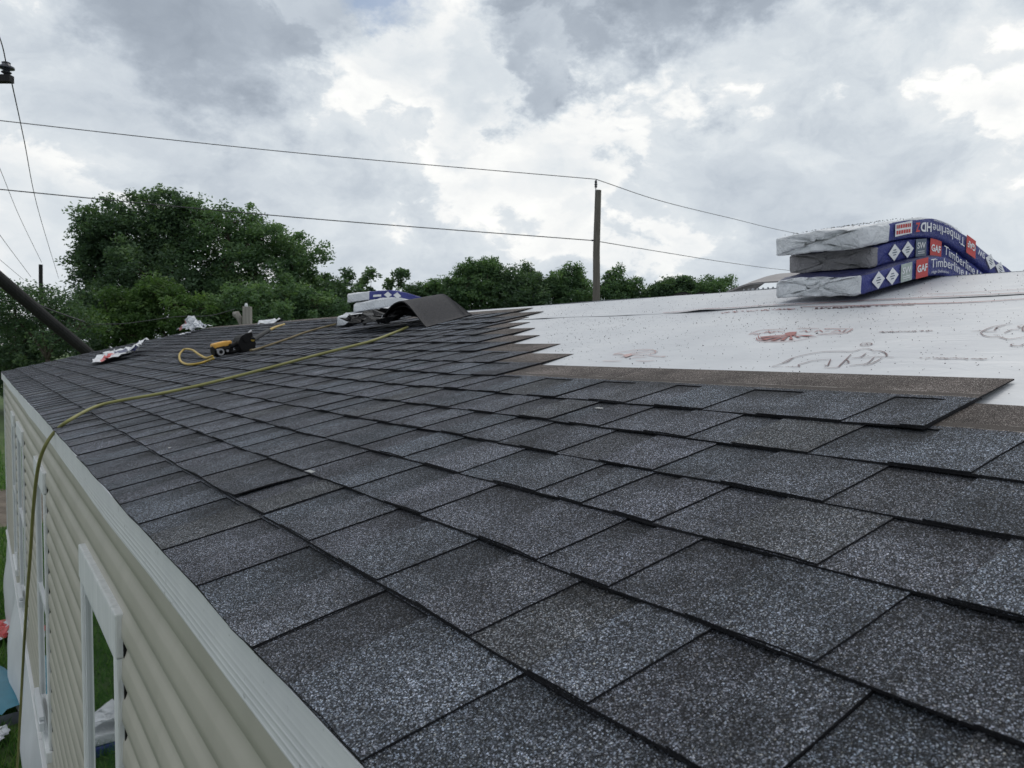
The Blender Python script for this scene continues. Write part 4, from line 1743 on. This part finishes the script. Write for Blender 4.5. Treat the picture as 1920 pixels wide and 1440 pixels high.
ZR = EAVE + RIDGE * TT
h1 = empty('shingle_pile', (2.60, 1.9, roof_z(2.6)))
tag(h1, 'grey arched shingle pile with a slotted edge showing over the ridge by the stacked bundles', 'shingle pile')
grid = []
for i in range(7):
    t = i / 6
    row = []
    for j in range(25):
        k = j / 24
        y = 2.16 - .86 * k
        p = min(1.0, k / .26)
        p = math.sin(.5 * math.pi * p) ** .9 if k < .26 else 1 - .42 * ((k - .26) / .74) ** 1.3
        row.append(Vector((2.43 + .20 * t, y, near_z(2.44) + .004 + p * (.052 + .050 * math.sin(.5 * math.pi * t)))))
    grid.append(row)
adopt(patch('bent_sheet', grid, [M['grey_shingle'], M['grey_shingle']], thick=.006), h1)
mb = MB()
mb.box((2.47, 1.36, roof_z(2.60) - .02), (2.60, 2.06, near_z(2.46) + .030))  # black block paints in the shade under the bent sheet
adopt(mb.build('dark_gap_core', [M['asphalt']]), h1)
for i in range(13):
    y = 1.74 + i * .024
    mb = MB()
    wd = .005 if i not in (5, 10) else .009
    mb.box((2.455, y, near_z(2.46) - .012), (2.462, y + wd, near_z(2.46) + .040))
    adopt(mb.build('slat', [M['white_vinyl']]), h1)
h2 = empty('wrapper_hump', (2.6, 2.4, roof_z(2.6)))
tag(h2, 'white rounded wrapper hump with its gap shadow painted black showing over the ridge', 'wrapper')
for (a, b_, xa, hh) in ((2.24, 2.52, 2.46, .068), (2.20, 2.46, 2.54, .090)):
    adopt(hump('wrapper_fold', a, b_, xa, xa + .2, 0, hh, [M['white_vinyl'], M['tool_black']]), h2)  # black undersides and edges paint in the shadow of the gap
o = crumple('wrapper_scrap', [Vector((2.40, 8.15, roof_z(2.4))), Vector((2.40, 8.75, roof_z(2.4))), Vector((2.62, 8.75, roof_z(2.6))), Vector((2.62, 8.15, roof_z(2.6)))], 8, 6, .05, 31,
            lambda u, v, r_: 0, CM, shape=lambda u, v: .09 * math.sin(math.pi * v))
tag(o, 'white scrap of wrapper lying just over the ridge by the wooden post', 'wrapper')

# ================================================================== HOSES AND NAIL GUN
HR = .0068
pts = []
for (x, y) in ((765, 614), (730, 628), (690, 642), (600, 665), (480, 697), (380, 722), (300, 739), (225, 752), (180, 763)):
    p = roofpt(x, y, HR + .004)
    pts.append(r2w(p.x, p.y, HR + .006))
for (x, y, X) in ((135, 785, .055), (104, 808, .004), (82, 842, -.035), (70, 885, -.050), (62, 960, -.055), (57, 1040, -.058), (50, 1130, -.062), (44, 1230, -.068), (38, 1340, -.078), (32, 1440, -.090)):
    pts.append(on_x(x, y, X))
e_ = pts[-1]
pts.append(Vector((e_.x - .03, e_.y + .25, max(.02, e_.z - .35))))
pts.append(Vector((e_.x - .25, e_.y + .6, .015)))
mb = MB()
mb.tube(spline(pts, 8), HR, 10)
o = mb.build('air_hose', [M['hose']], smooth=True)
tag(o, 'long olive green air hose running across the shingles and hanging down the wall', 'hose')
mb = MB()
pc = roofpt(190, 760, HR)
pts2 = [r2w(pc.x - .012, pc.y + .01, HR + .0065), r2w(pc.x + .012, pc.y - .002, HR + .0065)]
mb.tube(pts2, HR * 1.25, 10)
mb.build('coupling', [M['tool_black']], o)


loop = [rp(398, 668, .03), rp(386, 671, .02), rp(372, 664, .03), rp(360, 656, .04), rp(346, 655, .035), rp(337, 664, .02), rp(338, 676, .012), rp(350, 683, .010), rp(370, 682, .010), rp(388, 677, .012), rp(400, 672, .03)]
mb = MB()
mb.tube(spline(loop, 8), .0075, 8)
o = mb.build('air_hose', [M['hose_yellow']], smooth=True)
tag(o, 'yellow air hose curled in a loop beside the nail gun', 'hose')
mb = MB()
mb.tube(spline([rp(470, 657, .03), rp(480, 655, .012), rp(505, 647, .010), rp(540, 635, .010), rp(570, 624, .010), rp(605, 614, .010), rp(630, 608, .012)], 6), .0075, 8)
o = mb.build('air_hose', [M['hose_tan']], smooth=True)
tag(o, 'dull tan air hose running from the nail gun to the white bundle', 'hose')
mb = MB()
g0, g1 = rp(474, 637, .17), rp(533, 608, .05)
mb.tube(spline([g0, g0.lerp(g1, .5) + Vector((0, 0, .01)), g1], 8), .0085, 8)
o = mb.build('air_hose', [M['hose_yellow']], smooth=True)
tag(o, 'stiff yellow air hose rising from the handle of the nail gun', 'hose')
mb = MB()
mb.tube([g0.lerp(g1, .0), g0.lerp(g1, .35) + Vector((0, 0, .009))], .0115, 8)
mb.build('bend_guard', [M['tool_black']], o)


def nail_gun():
    a = rp(402, 674, .0)          # front, head end
    b_ = rp(470, 657, .0)         # rear, nose end
    ax = (b_ - a)
    ln = ax.length
    ax.normalize()
    up = Vector((-ST, 0, CT))
    sd_ = up.cross(ax).normalized()
    rt_ = empty('nail_gun', a)
    tag(rt_, 'yellow and black coil roofing nail gun lying on the shingles', 'nail gun')
    k = ln / .37

    def Q(x, y, z_):
        return ax * x * k + sd_ * y * k + up * z_ * k

    def boxq(name, lo, hi, mat, bev=.006, par=rt_):
        mb = MB()
        mb.box(lo, hi, bev=bev)
        mb.v = [Q(*v) for v in mb.v]
        return mb.build(name, [mat], par, smooth=False)

    def tubeq(name, pts, rad, mat, seg=14, par=rt_):
        mb = MB()
        mb.tube([Q(*p) for p in pts], [r_ * k for r_ in rad] if isinstance(rad, (list, tuple)) else rad * k, seg)
        return mb.build(name, [mat], par, smooth=False)

    # round head with a yellow cap plate and black exhaust
    tubeq('head', [(.0, 0, .075), (.03, 0, .075), (.10, 0, .075), (.16, 0, .072)], [.045, .062, .062, .045], M['tool_black'])
    boxq('housing', (.012, -.055, .098), (.155, .055, .150), M['tool_yellow'], .016)
    boxq('housing', (.13, -.040, .110), (.195, .040, .143), M['tool_yellow'], .013)
    c_ = tubeq('exhaust_cap', [(.05, -.078, .06), (.05, -.058, .06)], .034, M['steel'])
    tubeq('cap_ring', [(.05, -.082, .06), (.05, -.0785, .06)], .018, M['tool_black'], par=c_)
    tubeq('bolt', [(.118, -.072, .055), (.118, -.05, .055)], .012, M['steel'])
    tubeq('bolt', [(.028, -.070, .085), (.028, -.05, .085)], .010, M['steel'])
    # handle back to the coil canister
    tubeq('handle', [(.13, 0, .085), (.20, 0, .085), (.27, 0, .10), (.31, 0, .115)], [.026, .024, .024, .028], M['tool_black'], 10)
    boxq('trigger', (.175, -.012, .040), (.20, .012, .068), M['tool_black'], .004)
    tubeq('nose', [(.12, 0, .035), (.20, 0, .025), (.27, 0, .022)], [.022, .018, .014], M['tool_black'], 8)
    # nail coil canister
    tubeq('canister', [(.325, -.075, .085), (.325, .075, .085)], .085, M['tool_black'], 18)
    boxq('canister_door', (.255, -.07, .0), (.40, .07, .06), M['tool_black'], .012)
    tubeq('nail_coil', [(.325, -.086, .125), (.325, -.0755, .125)], .035, M['tool_black'], 12)
    boxq('bracket', (.36, -.03, .13), (.42, .03, .175), M['tool_black'], .01)
    tubeq('fitting', [(.395, 0, .165), (.43, 0, .185)], .015, M['steel'], 10)


nail_gun()

# ================================================================== LITTER ON THE GRASS
zg = 0.03
def gp(x, y, z_=0.04):
    return on_z(x, y, z_)


o = crumple('torn_wrapper', [gp(-25, 1185), gp(10, 1170), gp(26, 1192), gp(-20, 1222)], 10, 8, .06, 41,
            lambda u, v, r_: 3 if u < .38 and v < .5 else (0 if (u > .85 or (v > .75 and u < .5)) else 2), CM, freq=5)
tag(o, 'crumpled red and white wrapper lying on the grass', 'wrapper')
o = crumple('torn_wrapper', [gp(-25, 1395), gp(8, 1372), gp(17, 1378), gp(-22, 1425)], 10, 6, .06, 42, lambda u, v, r_: 0, CM, freq=5)
tag(o, 'crumpled white wrapper lying on the grass by the skirting', 'wrapper')


def teal_lid():
    """a shallow plastic tub lying on its side: teal rounded top, grey flank"""
    c = gp(10, 1315, .0)
    rt_ = empty('plastic_tub', c)
    tag(rt_, 'teal topped grey plastic tub lying on the grass beside the house', 'tub')
    ln, w, h = 1.05, .26, .20
    secs = []
    n = 14
    for i in range(n + 1):
        t = i / n
        k = math.sin(math.pi * min(max(.06 + .88 * t, 0), 1)) ** .45
        secs.append((ln * (t - .5), w * k, h * (.55 + .45 * k)))
    top, flank = MB(), MB()
    A, B = [], []
    for (yy, ww, hh) in secs:
        A += [(-ww * .9, yy, hh * .70), (-ww * .6, yy, hh * .94), (0, yy, hh), (ww * .25, yy, hh * .97), (ww * .30, yy, hh * .88)]
        B += [(ww * .30, yy, hh * .885), (ww * .42, yy, hh * .5), (ww * .40, yy, .0)]
    for lst, mbx, k in ((A, top, 5), (B, flank, 3)):
        mbx.add(lst, [(i * k + j, (i + 1) * k + j, (i + 1) * k + j + 1, i * k + j + 1) for i in range(n) for j in range(k - 1)])
    flank.add([(-w * .8, -ln / 2, 0), (w * .4, -ln / 2, 0), (w * .3, -ln / 2, h * .5), (-w * .6, -ln / 2, h * .5)], [(0, 1, 2, 3)])
    a = top.build('lid', [M['teal']], rt_, smooth=True)
    b_ = flank.build('flank', [M['grey_plastic']], rt_, smooth=True)
    for q in (a, b_):
        q.rotation_euler = (0, 0, R(8))


teal_lid()

# pallet stack standing off to the side on the lawn; it shows in the window pane
for i in range(2):
    pb = MB()
    pb.box((-1.20 + .03 * i, 6.28 + .02 * i, .0 + .082 * i), (-.26 + .02 * i, 6.62 + .02 * i, .08 + .082 * i), bev=.015)
    o = pb.build('shingle_bundle', [M['blue_wrap'] if i == 0 else M['white_wrap']])
    tag(o, ('blue' if i == 0 else 'white') + ' wrapped shingle bundle lying on the lawn, mirrored in the window pane', 'bundle', 'bundles lying on the lawn')

o = crumple('torn_wrapper', [Vector((-1.05, 6.3, .165)), Vector((-.30, 6.32, .165)), Vector((-.34, 6.62, .165)), Vector((-1.0, 6.6, .165))], 14, 8, .10, 47, lambda u, v, r_: 0, CM, freq=6)
tag(o, 'crumpled white film on the lawn bundles, mirrored in the window pane', 'wrapper')

# ================================================================== POLES AND WIRES
def pole(name, base, top, r0, r1, mat, label, cat='utility pole', insul=True):
    rt_ = empty(name, base)
    tag(rt_, label, cat)
    mb = MB()
    b_, t_ = Vector(base), Vector(top)
    n = 8
    pts_ = [(t_ - b_) * (i / n) + Vector((.012 * math.sin(i * 1.7), .012 * math.cos(i * 2.1), 0)) for i in range(n + 1)]
    mb.tube(pts_, [r0 + (r1 - r0) * i / n for i in range(n + 1)], 14)
    mb.build('shaft', [mat], rt_)
    return rt_


DP = 27.0
ptop = at(1121, 357, DP)
pbase = at(1117, 560, DP)
pb0 = Vector((pbase.x, pbase.y, 0)).lerp(Vector((ptop.x, ptop.y, 0)), 0.0)
up_ = pole('utility_pole', (pbase.x - .03, pbase.y, 0), ptop, .165, .115, M['pole_wood'], 'weathered grey wooden utility pole standing behind the roof ridge')
rel = ptop - Vector(up_.location)
mb = MB()
mb.tube([rel + Vector((-.10, 0, -.10)), rel + Vector((-.10, 0, .10))], .018, 8)
mb.tube([rel + Vector((-.10, 0, z_)) for z_ in (.08, .12, .16, .20, .24, .30, .36)], [.03, .055, .04, .06, .04, .05, .025], 12)
mb.build('insulator', [M['porcelain']], up_)
mb = MB()
rel2 = at(1113, 451, DP) - Vector(up_.location)
mb.tube([rel2 + Vector((.02, .0, 0)), rel2 + Vector((-.08, 0, 0))], [.02, .035], 8)
mb.build('spool_insulator', [M['porcelain']], up_)

GW = 'overhead power lines'


def wire(name, pts_, rad, label, sag_=0.0):
    a, b_ = Vector(pts_[0]), Vector(pts_[-1])
    ps = []
    if len(pts_) == 2:
        for i in range(25):
            t = i / 24
            p = a.lerp(b_, t)
            p.z -= sag_ * 4 * t * (1 - t)
            ps.append(p)
    else:
        ps = spline(pts_, 8)
    mb = MB()
    mb.tube(ps, rad, 6)
    o = mb.build(name, [M['wire']], smooth=True)
    tag(o, label, 'wire', GW)


wt = at(1117, 336, DP)
wire('power_line', [wt, at(560, 287, 24.5), at(0, 226, 22), at(-200, 199, 21.1)], .013, 'upper overhead wire crossing the sky to the top of the grey utility pole')
wl2 = at(1112, 451, DP)
wire('power_line', [wl2, at(560, 408, 24.5), at(0, 355, 22), at(-200, 333, 21.1)], .016, 'lower overhead wire passing before the big tree to the grey utility pole')
wire('power_line', [wt, at(1240, 377, 33), at(1370, 409, 41), at(1500, 439, 52), at(1700, 475, 75)], .014, 'upper overhead wire running from the grey utility pole down behind the stacked bundles')
wire('power_line', [wl2, at(1250, 474, 34), at(1370, 493, 42), at(1480, 507, 52), at(1650, 523, 75)], .014, 'lower overhead wire running from the grey utility pole down behind the stacked bundles')

# pole on the left, mostly out of frame: only the crossarm end reaches in
DL = 9.0
arm = at(-10, 147, DL)
lp = at(-120, 147, DL)
lpo = pole('utility_pole', (lp.x, lp.y, 0), (lp.x, lp.y, lp.z + .35), .15, .11, M['pole_dark'], 'dark utility pole with a crossarm reaching in above the left trees')
o_ = Vector(lpo.location)
armdir = (at(0, 147, DL) - at(-100, 147, DL)).normalized()
mb = MB()
A_, B_ = at(22, 148, DL) - o_, lp - armdir * .8 - o_ + Vector((0, 0, 0))
nrm = Vector((-armdir.y, armdir.x, 0))
vs_ = []
for P_ in (A_, B_):
    for s1, s2 in ((-1, -1), (1, -1), (1, 1), (-1, 1)):
        vs_.append(P_ + nrm * (.045 * s1) + Vector((0, 0, .042 * s2)))
mb.add(vs_, [(0, 1, 2, 3), (7, 6, 5, 4), (0, 4, 5, 1), (1, 5, 6, 2), (2, 6, 7, 3), (3, 7, 4, 0)])
mb.build('crossarm', [M['pole_dark']], lpo)
ic = at(12, 139, DL) - o_
mb = MB()
mb.tube([ic + Vector((0, 0, -.05)), ic + Vector((0, 0, .05))], .012, 8)
mb.tube([ic + Vector((0, 0, z_)) for z_ in (.0, .015, .022, .04, .055, .066, .085, .10, .12, .135, .15)], [.03, .055, .058, .03, .055, .09, .088, .055, .045, .05, .02], 16)
mb.build('insulator', [M['porcelain']], lpo)
tip = at(12, 121, DL)
wire('power_line', [at(-25, 10, 7.6), at(2, 78, 8.5), tip], .007, 'short wire dropping from above onto the crossarm insulator')
wire('power_line', [at(21, 150, DL), at(45, 262, 13), at(72, 395, 20), at(110, 522, 32)], .008, 'wire slanting down from the crossarm towards the trees')
DF = 46
wire('power_line', [at(-60, 190, 22), at(-5, 305, 29), at(36, 405, 38), at(78, 492, DF)], .012, 'thin slack wire reaching the top of the distant pole, highest of three')
wire('power_line', [at(-70, 340, 26), at(0, 441, 34), at(58, 519, DF)], .012, 'thin slack wire left of the distant pole, middle of three')
wire('power_line', [at(-60, 435, 30), at(0, 487, 38), at(44, 524, DF)], .011, 'thin slack wire left of the distant pole, lowest of three')
ft = at(76, 496, DF)
pole('utility_pole', (ft.x, ft.y, 0), ft, .13, .11, M['pole_dark'], 'short dark distant pole rising behind the left bushes')

# leaning pole in front of the bushes
a_, b_ = at(-70, 462, 11.2), at(160, 658, 13.2)
dirp = (b_ - a_).normalized()
tt = (0 - b_.z) / dirp.z
foot = b_ + dirp * tt
lean_ = pole('leaning_pole', foot, a_ - dirp * .4, .075, .100, M['pole_dark'], 'thick dark wooden pole leaning across the bushes beside the far roof corner', 'pole')
wire('cable', [at(40, 545, 12.4), at(75, 572, 12.6), at(120, 590, 12.8), at(160, 604, 13.0)], .012, 'dark cable drooping from the leaning pole')
wire('cable', [at(178, 608, 15), at(240, 606, 15), at(330, 594, 15.2), at(392, 592, 15.2), at(440, 580, 15.2)], .007, 'thin pale cord strung to the grey wooden post in front of the bushes')

# grey post with a lamp head
DQ = 15.0
pt_, pbq = at(462, 575, DQ), at(464, 615, DQ)
po = empty('wooden_post', (pbq.x, pbq.y, 0))
tag(po, 'grey weathered wooden post with a small lamp head behind the ridge', 'post')
mb = MB()
w_ = .078
mb.box((-w_, -w_, 0), (w_, w_, pt_.z), bev=.01)
q = mb.build('post', [M['post_wood']], po)
q.rotation_euler = (0, 0, R(-30))
mb = MB()
mb.tube([Vector((-.02, 0, pt_.z - .02)), Vector((-.02, 0, pt_.z + .03)), Vector((-.02, 0, pt_.z + .07))], [.03, .035, .018], 8)
mb.build('insulator', [M['white_vinyl']], po)
lh = at(446, 592, DQ) - Vector(po.location)
mb = MB()
mb.tube([lh + RT * -.09 + Vector((0, 0, .03)), lh + RT * -.03 + Vector((0, 0, .03)), lh + RT * .03 + Vector((0, 0, -.05)), lh + RT * .05 + Vector((0, 0, -.16)), lh + RT * .05 + Vector((0, 0, -.35))], [.05, .075, .06, .035, .02], 10)
mb.build('lamp_head', [M['post_wood']], po)

# ================================================================== TREES
def leaves(name, lobes, n, size, mat, seed, parent, origin, clump=90, spread=.30, sparse=1.0):
    """lobes: (centre, radii); leaf-sized faces in twig clumps through the crown, denser near its skin"""
    r_ = np.random.default_rng(seed)
    vols = np.array([l[1][0] * l[1][1] * l[1][2] for l in lobes]) ** .75
    vols = vols / vols.sum()
    nc = max(6, n // clump)
    which = r_.choice(len(lobes), nc, p=vols)
    C_ = np.array([tuple(l[0]) for l in lobes])[which]
    Rd = np.array([tuple(l[1]) for l in lobes])[which]
    d = r_.normal(size=(nc, 3))
    d /= np.linalg.norm(d, axis=1)[:, None]
    rad = np.where(r_.random(nc) < .72, r_.uniform(.72, 1.06, nc), r_.uniform(.15, .75, nc))
    # uneven outline: some twigs push out, some sectors hollow
    lump = 1 + .13 * np.sin(d[:, 0] * 5 + d[:, 2] * 7 + seed) + .09 * np.sin(d[:, 1] * 9 - d[:, 2] * 11)
    cc = C_ + d * Rd * (rad * lump)[:, None]
    csz = spread * r_.uniform(.55, 1.35, nc) * sparse
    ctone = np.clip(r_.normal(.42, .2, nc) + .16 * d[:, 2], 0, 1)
    ci = np.repeat(np.arange(nc), clump)
    m = len(ci)
    off = r_.normal(size=(m, 3))
    off /= np.maximum(np.linalg.norm(off, axis=1), 1e-6)[:, None]
    off *= (r_.random(m) ** .6)[:, None]
    off[:, 2] *= .75
    P = cc[ci] + off * csz[ci][:, None]
    keep = P[:, 2] > .05
    P, ci = P[keep], ci[keep]
    m = len(P)
    a = r_.normal(size=(m, 3))
    a[:, 2] *= .6
    a /= np.linalg.norm(a, axis=1)[:, None]
    b_ = np.cross(a, r_.normal(size=(m, 3)))
    b_ /= np.maximum(np.linalg.norm(b_, axis=1), 1e-6)[:, None]
    s = size * r_.uniform(.6, 1.35, m)
    V = np.zeros((m, 4, 3))
    V[:, 0] = P - a * s[:, None]
    V[:, 1] = P + b_ * (s * .42)[:, None] - a * (s * .1)[:, None]
    V[:, 2] = P + a * s[:, None]
    V[:, 3] = P - b_ * (s * .42)[:, None] - a * (s * .1)[:, None]
    V -= np.array(tuple(origin))[None, None]
    me = bpy.data.meshes.new(name)
    me.vertices.add(4 * m)
    me.vertices.foreach_set('co', V.reshape(-1))
    me.loops.add(4 * m)
    me.loops.foreach_set('vertex_index', np.arange(4 * m, dtype=np.int32))
    me.polygons.add(m)
    me.polygons.foreach_set('loop_start', np.arange(0, 4 * m, 4, dtype=np.int32))
    tn = np.clip(ctone[ci] + r_.normal(0, .13, m), 0, 1).astype(np.float32)
    at_ = me.attributes.new('tone', 'FLOAT', 'FACE')
    at_.data.foreach_set('value', tn)
    me.materials.append(mat)
    me.update(calc_edges=True)
    o = bpy.data.objects.new(name, me)
    link(o, parent)
    return o, cc - np.array(tuple(origin))[None]


def tree(name, lobes_px, depth, n, size, mat, label, cat, seed, group=None, spread=.30, dr=0.85, clump=90, trunk=.16, sparse=1.0):
    """lobes_px: crown lobes as (x, y, rx, ry) in the view at that distance; built as full ellipsoids there"""
    r_ = random.Random(seed)
    k = depth / FPX
    lob = []
    for (x, y, rx, ry) in lobes_px:
        dd = depth + r_.uniform(-.5, .5) * rx * k
        c = at(x, y, dd)
        lob.append((c, (rx * k, rx * k * dr, ry * k)))
        for _ in range(RAG):
            an, az = r_.uniform(-.5, 3.64), r_.uniform(-.9, .9)
            q_ = r_.uniform(.85, 1.0 + RAGOUT)
            c2 = c + RT * (rx * k * math.cos(an) * math.cos(az) * q_) + Vector((0, 0, ry * k * math.sin(an) * q_)) + FW * (rx * k * math.sin(az) * q_ * dr)
            f_ = r_.uniform(.12, .32)
            lob.append((c2, (rx * k * f_, rx * k * f_ * dr, ry * k * f_ * r_.uniform(.8, 1.9))))
    cx = sum((l[0] for l in lob), Vector()) / len(lob)
    org = Vector((cx.x, cx.y, 0))
    rt_ = empty(name, org)
    tag(rt_, label, cat, group)
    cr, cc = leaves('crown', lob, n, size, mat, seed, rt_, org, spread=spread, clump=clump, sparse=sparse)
    mb = MB()
    low = min(l[0].z - l[1][2] for l in lob)
    fork = Vector((0, 0, max(.5, low * .8 + .3)))
    mb.tube([Vector((0, 0, 0)), Vector((.08, .05, fork.z * .5)), fork], [trunk * 1.25, trunk, trunk * .85], 10)
    for l in lob[::1 + RAG]:
        e = l[0] - org
        mid = fork.lerp(e, .5) + Vector((r_.uniform(-.2, .2), r_.uniform(-.2, .2), .15))
        mb.tube(spline([fork, mid, e], 4), [trunk * .7 * (1 - .08 * i) for i in range(9)], 7)
    for i in range(0, min(len(cc), 90)):
        p = Vector(cc[r_.randrange(len(cc))])
        src = min((l[0] - org for l in lob[::1 + RAG]), key=lambda q_: (q_ - p).length)
        m2 = src.lerp(p, .5) + Vector((0, 0, .12))
        mb.tube([src, m2, p], [trunk * .22, trunk * .14, trunk * .06], 5, caps=False)
    mb.build('trunk', [M['bark']], rt_, smooth=True)
    return rt_


RAG, RAGOUT = 6, .22
GT = 'trees and bushes beyond the roof'
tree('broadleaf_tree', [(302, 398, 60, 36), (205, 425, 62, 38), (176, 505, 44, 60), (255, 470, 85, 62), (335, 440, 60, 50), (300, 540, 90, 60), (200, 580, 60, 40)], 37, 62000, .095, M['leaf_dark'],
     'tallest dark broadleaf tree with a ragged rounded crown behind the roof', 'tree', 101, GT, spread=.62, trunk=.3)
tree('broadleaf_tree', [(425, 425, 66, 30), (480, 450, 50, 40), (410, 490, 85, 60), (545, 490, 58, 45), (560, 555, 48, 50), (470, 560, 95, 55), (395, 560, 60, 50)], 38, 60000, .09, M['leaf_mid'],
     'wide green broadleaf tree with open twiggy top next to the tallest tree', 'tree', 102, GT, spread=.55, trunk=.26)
tree('leafy_bush', [(250, 575, 55, 30), (205, 600, 45, 32), (225, 625, 60, 30)], 33, 13000, .085, M['leaf_light'], 'light green bush covered in vines below the tallest tree', 'bush', 103, GT, spread=.42, trunk=.1)
tree('leafy_bush', [(320, 560, 60, 32), (350, 590, 60, 34), (300, 610, 50, 34)], 33, 13000, .085, M['leaf_light'], 'light green vine covered bush behind the heaped wrapper', 'bush', 104, GT, spread=.42, trunk=.1)
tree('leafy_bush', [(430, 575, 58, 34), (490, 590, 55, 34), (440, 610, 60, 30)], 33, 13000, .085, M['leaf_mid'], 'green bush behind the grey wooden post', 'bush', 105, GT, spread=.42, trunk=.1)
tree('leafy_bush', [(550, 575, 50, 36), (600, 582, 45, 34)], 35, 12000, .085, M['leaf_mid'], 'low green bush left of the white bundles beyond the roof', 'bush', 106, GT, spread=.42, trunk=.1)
tree('leafy_bush', [(612, 556, 34, 34), (640, 566, 34, 26), (672, 566, 26, 18), (720, 572, 40, 16), (620, 592, 40, 24)], 40, 18000, .10, M['leaf_dark'], 'dark bush behind the far stack of bundles', 'bush', 107, GT, spread=.45, trunk=.1)
tree('small_tree', [(60, 560, 52, 28), (30, 600, 55, 40), (105, 590, 45, 36), (140, 625, 45, 36)], 30, 12000, .07, M['leaf_dark'], 'thin twiggy dark tree beside the leaning pole', 'tree', 108, GT, spread=.5, trunk=.1, sparse=1.2)
tree('leafy_bush', [(40, 650, 70, 40), (110, 650, 60, 32), (-30, 660, 60, 60), (10, 710, 60, 50)], 34, 14000, .09, M['leaf_dark'], 'dense dark bush behind the far roof corner', 'bush', 109, GT, spread=.45, trunk=.1)
tree('leafy_bush', [(170, 640, 60, 30), (240, 660, 70, 40), (330, 650, 70, 40), (430, 640, 70, 40), (90, 690, 80, 60)], 38, 15000, .11, M['leaf_dark'], 'low dark thicket at the foot of the tall trees', 'bush', 110, GT, spread=.55, trunk=.1)
far = [
    ([(776, 546, 16, 11), (770, 566, 26, 18)], 'small rounded tree just right of the far stack of bundles', 5000),
    ([(808, 552, 22, 18), (830, 562, 34, 28), (840, 535, 5, 16)], 'low tree with one thin spike in the far tree line', 10000),
    ([(866, 528, 18, 26), (890, 520, 14, 22), (915, 510, 22, 20), (900, 550, 55, 38), (930, 520, 14, 26)], 'tallest vine covered tree of the far tree line', 17000),
    ([(956, 528, 16, 28), (985, 532, 26, 22), (1012, 545, 24, 24), (975, 562, 55, 28)], 'pointed green tree in the far tree line', 14000),
    ([(1060, 528, 28, 20), (1088, 532, 20, 20), (1045, 548, 36, 26), (1085, 556, 36, 22)], 'loose pale tree just left of the grey utility pole', 11000),
    ([(1150, 528, 18, 18), (1160, 550, 38, 18), (1185, 540, 18, 14)], 'sparse twiggy tree just right of the grey utility pole', 5000),
    ([(1224, 548, 22, 10), (1278, 532, 26, 12), (1262, 545, 40, 14)], 'low dark tree before the rounded wrapper hump', 6500),
    ([(1338, 532, 24, 8), (1362, 528, 10, 7), (1330, 548, 40, 14)], 'low tree top between the wrapper hump and the shingle pile', 4000),
]
RAG, RAGOUT = 7, .42
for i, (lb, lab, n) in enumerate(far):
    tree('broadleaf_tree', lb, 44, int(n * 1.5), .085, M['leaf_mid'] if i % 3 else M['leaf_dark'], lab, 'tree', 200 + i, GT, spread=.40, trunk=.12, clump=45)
# dense growth closing the gaps below the far crowns
for i, (x0, lab) in enumerate(((820, 'dense green thicket under the tallest vine covered tree'), (960, 'dense green thicket under the pointed tree'), (1100, 'dense green thicket at the foot of the grey utility pole'),
                               (700, 'dense dark thicket behind the blue arched bundle'))):
    tree('leafy_bush', [(x0, 650, 66, 85), (x0 + 60, 655, 66, 88), (x0 + 115, 650, 60, 84)], 47, 24000, .14, M['leaf_dark'], lab, 'bush', 300 + i, GT, spread=.5, trunk=.1)

# wood closing the view beyond, one far-off mass
lob = []
rr = random.Random(77)
for i in range(46):
    x = 560 + i * 46
    d_ = 62 + rr.uniform(-3, 3)
    top = 590 if x < 1300 else 575
    lob.append((at(x, top + 70 + rr.uniform(-6, 14), d_), (2.6, 2.2, 3.2 + rr.uniform(-.4, .4))))
wo, _c = leaves('far_wood', lob, 130000, .19, M['leaf_dark'], 911, None, (0, 0, 0), spread=.95)
tag(wo, 'distant mass of dark green woods behind the tree line', 'woods', kind='stuff')
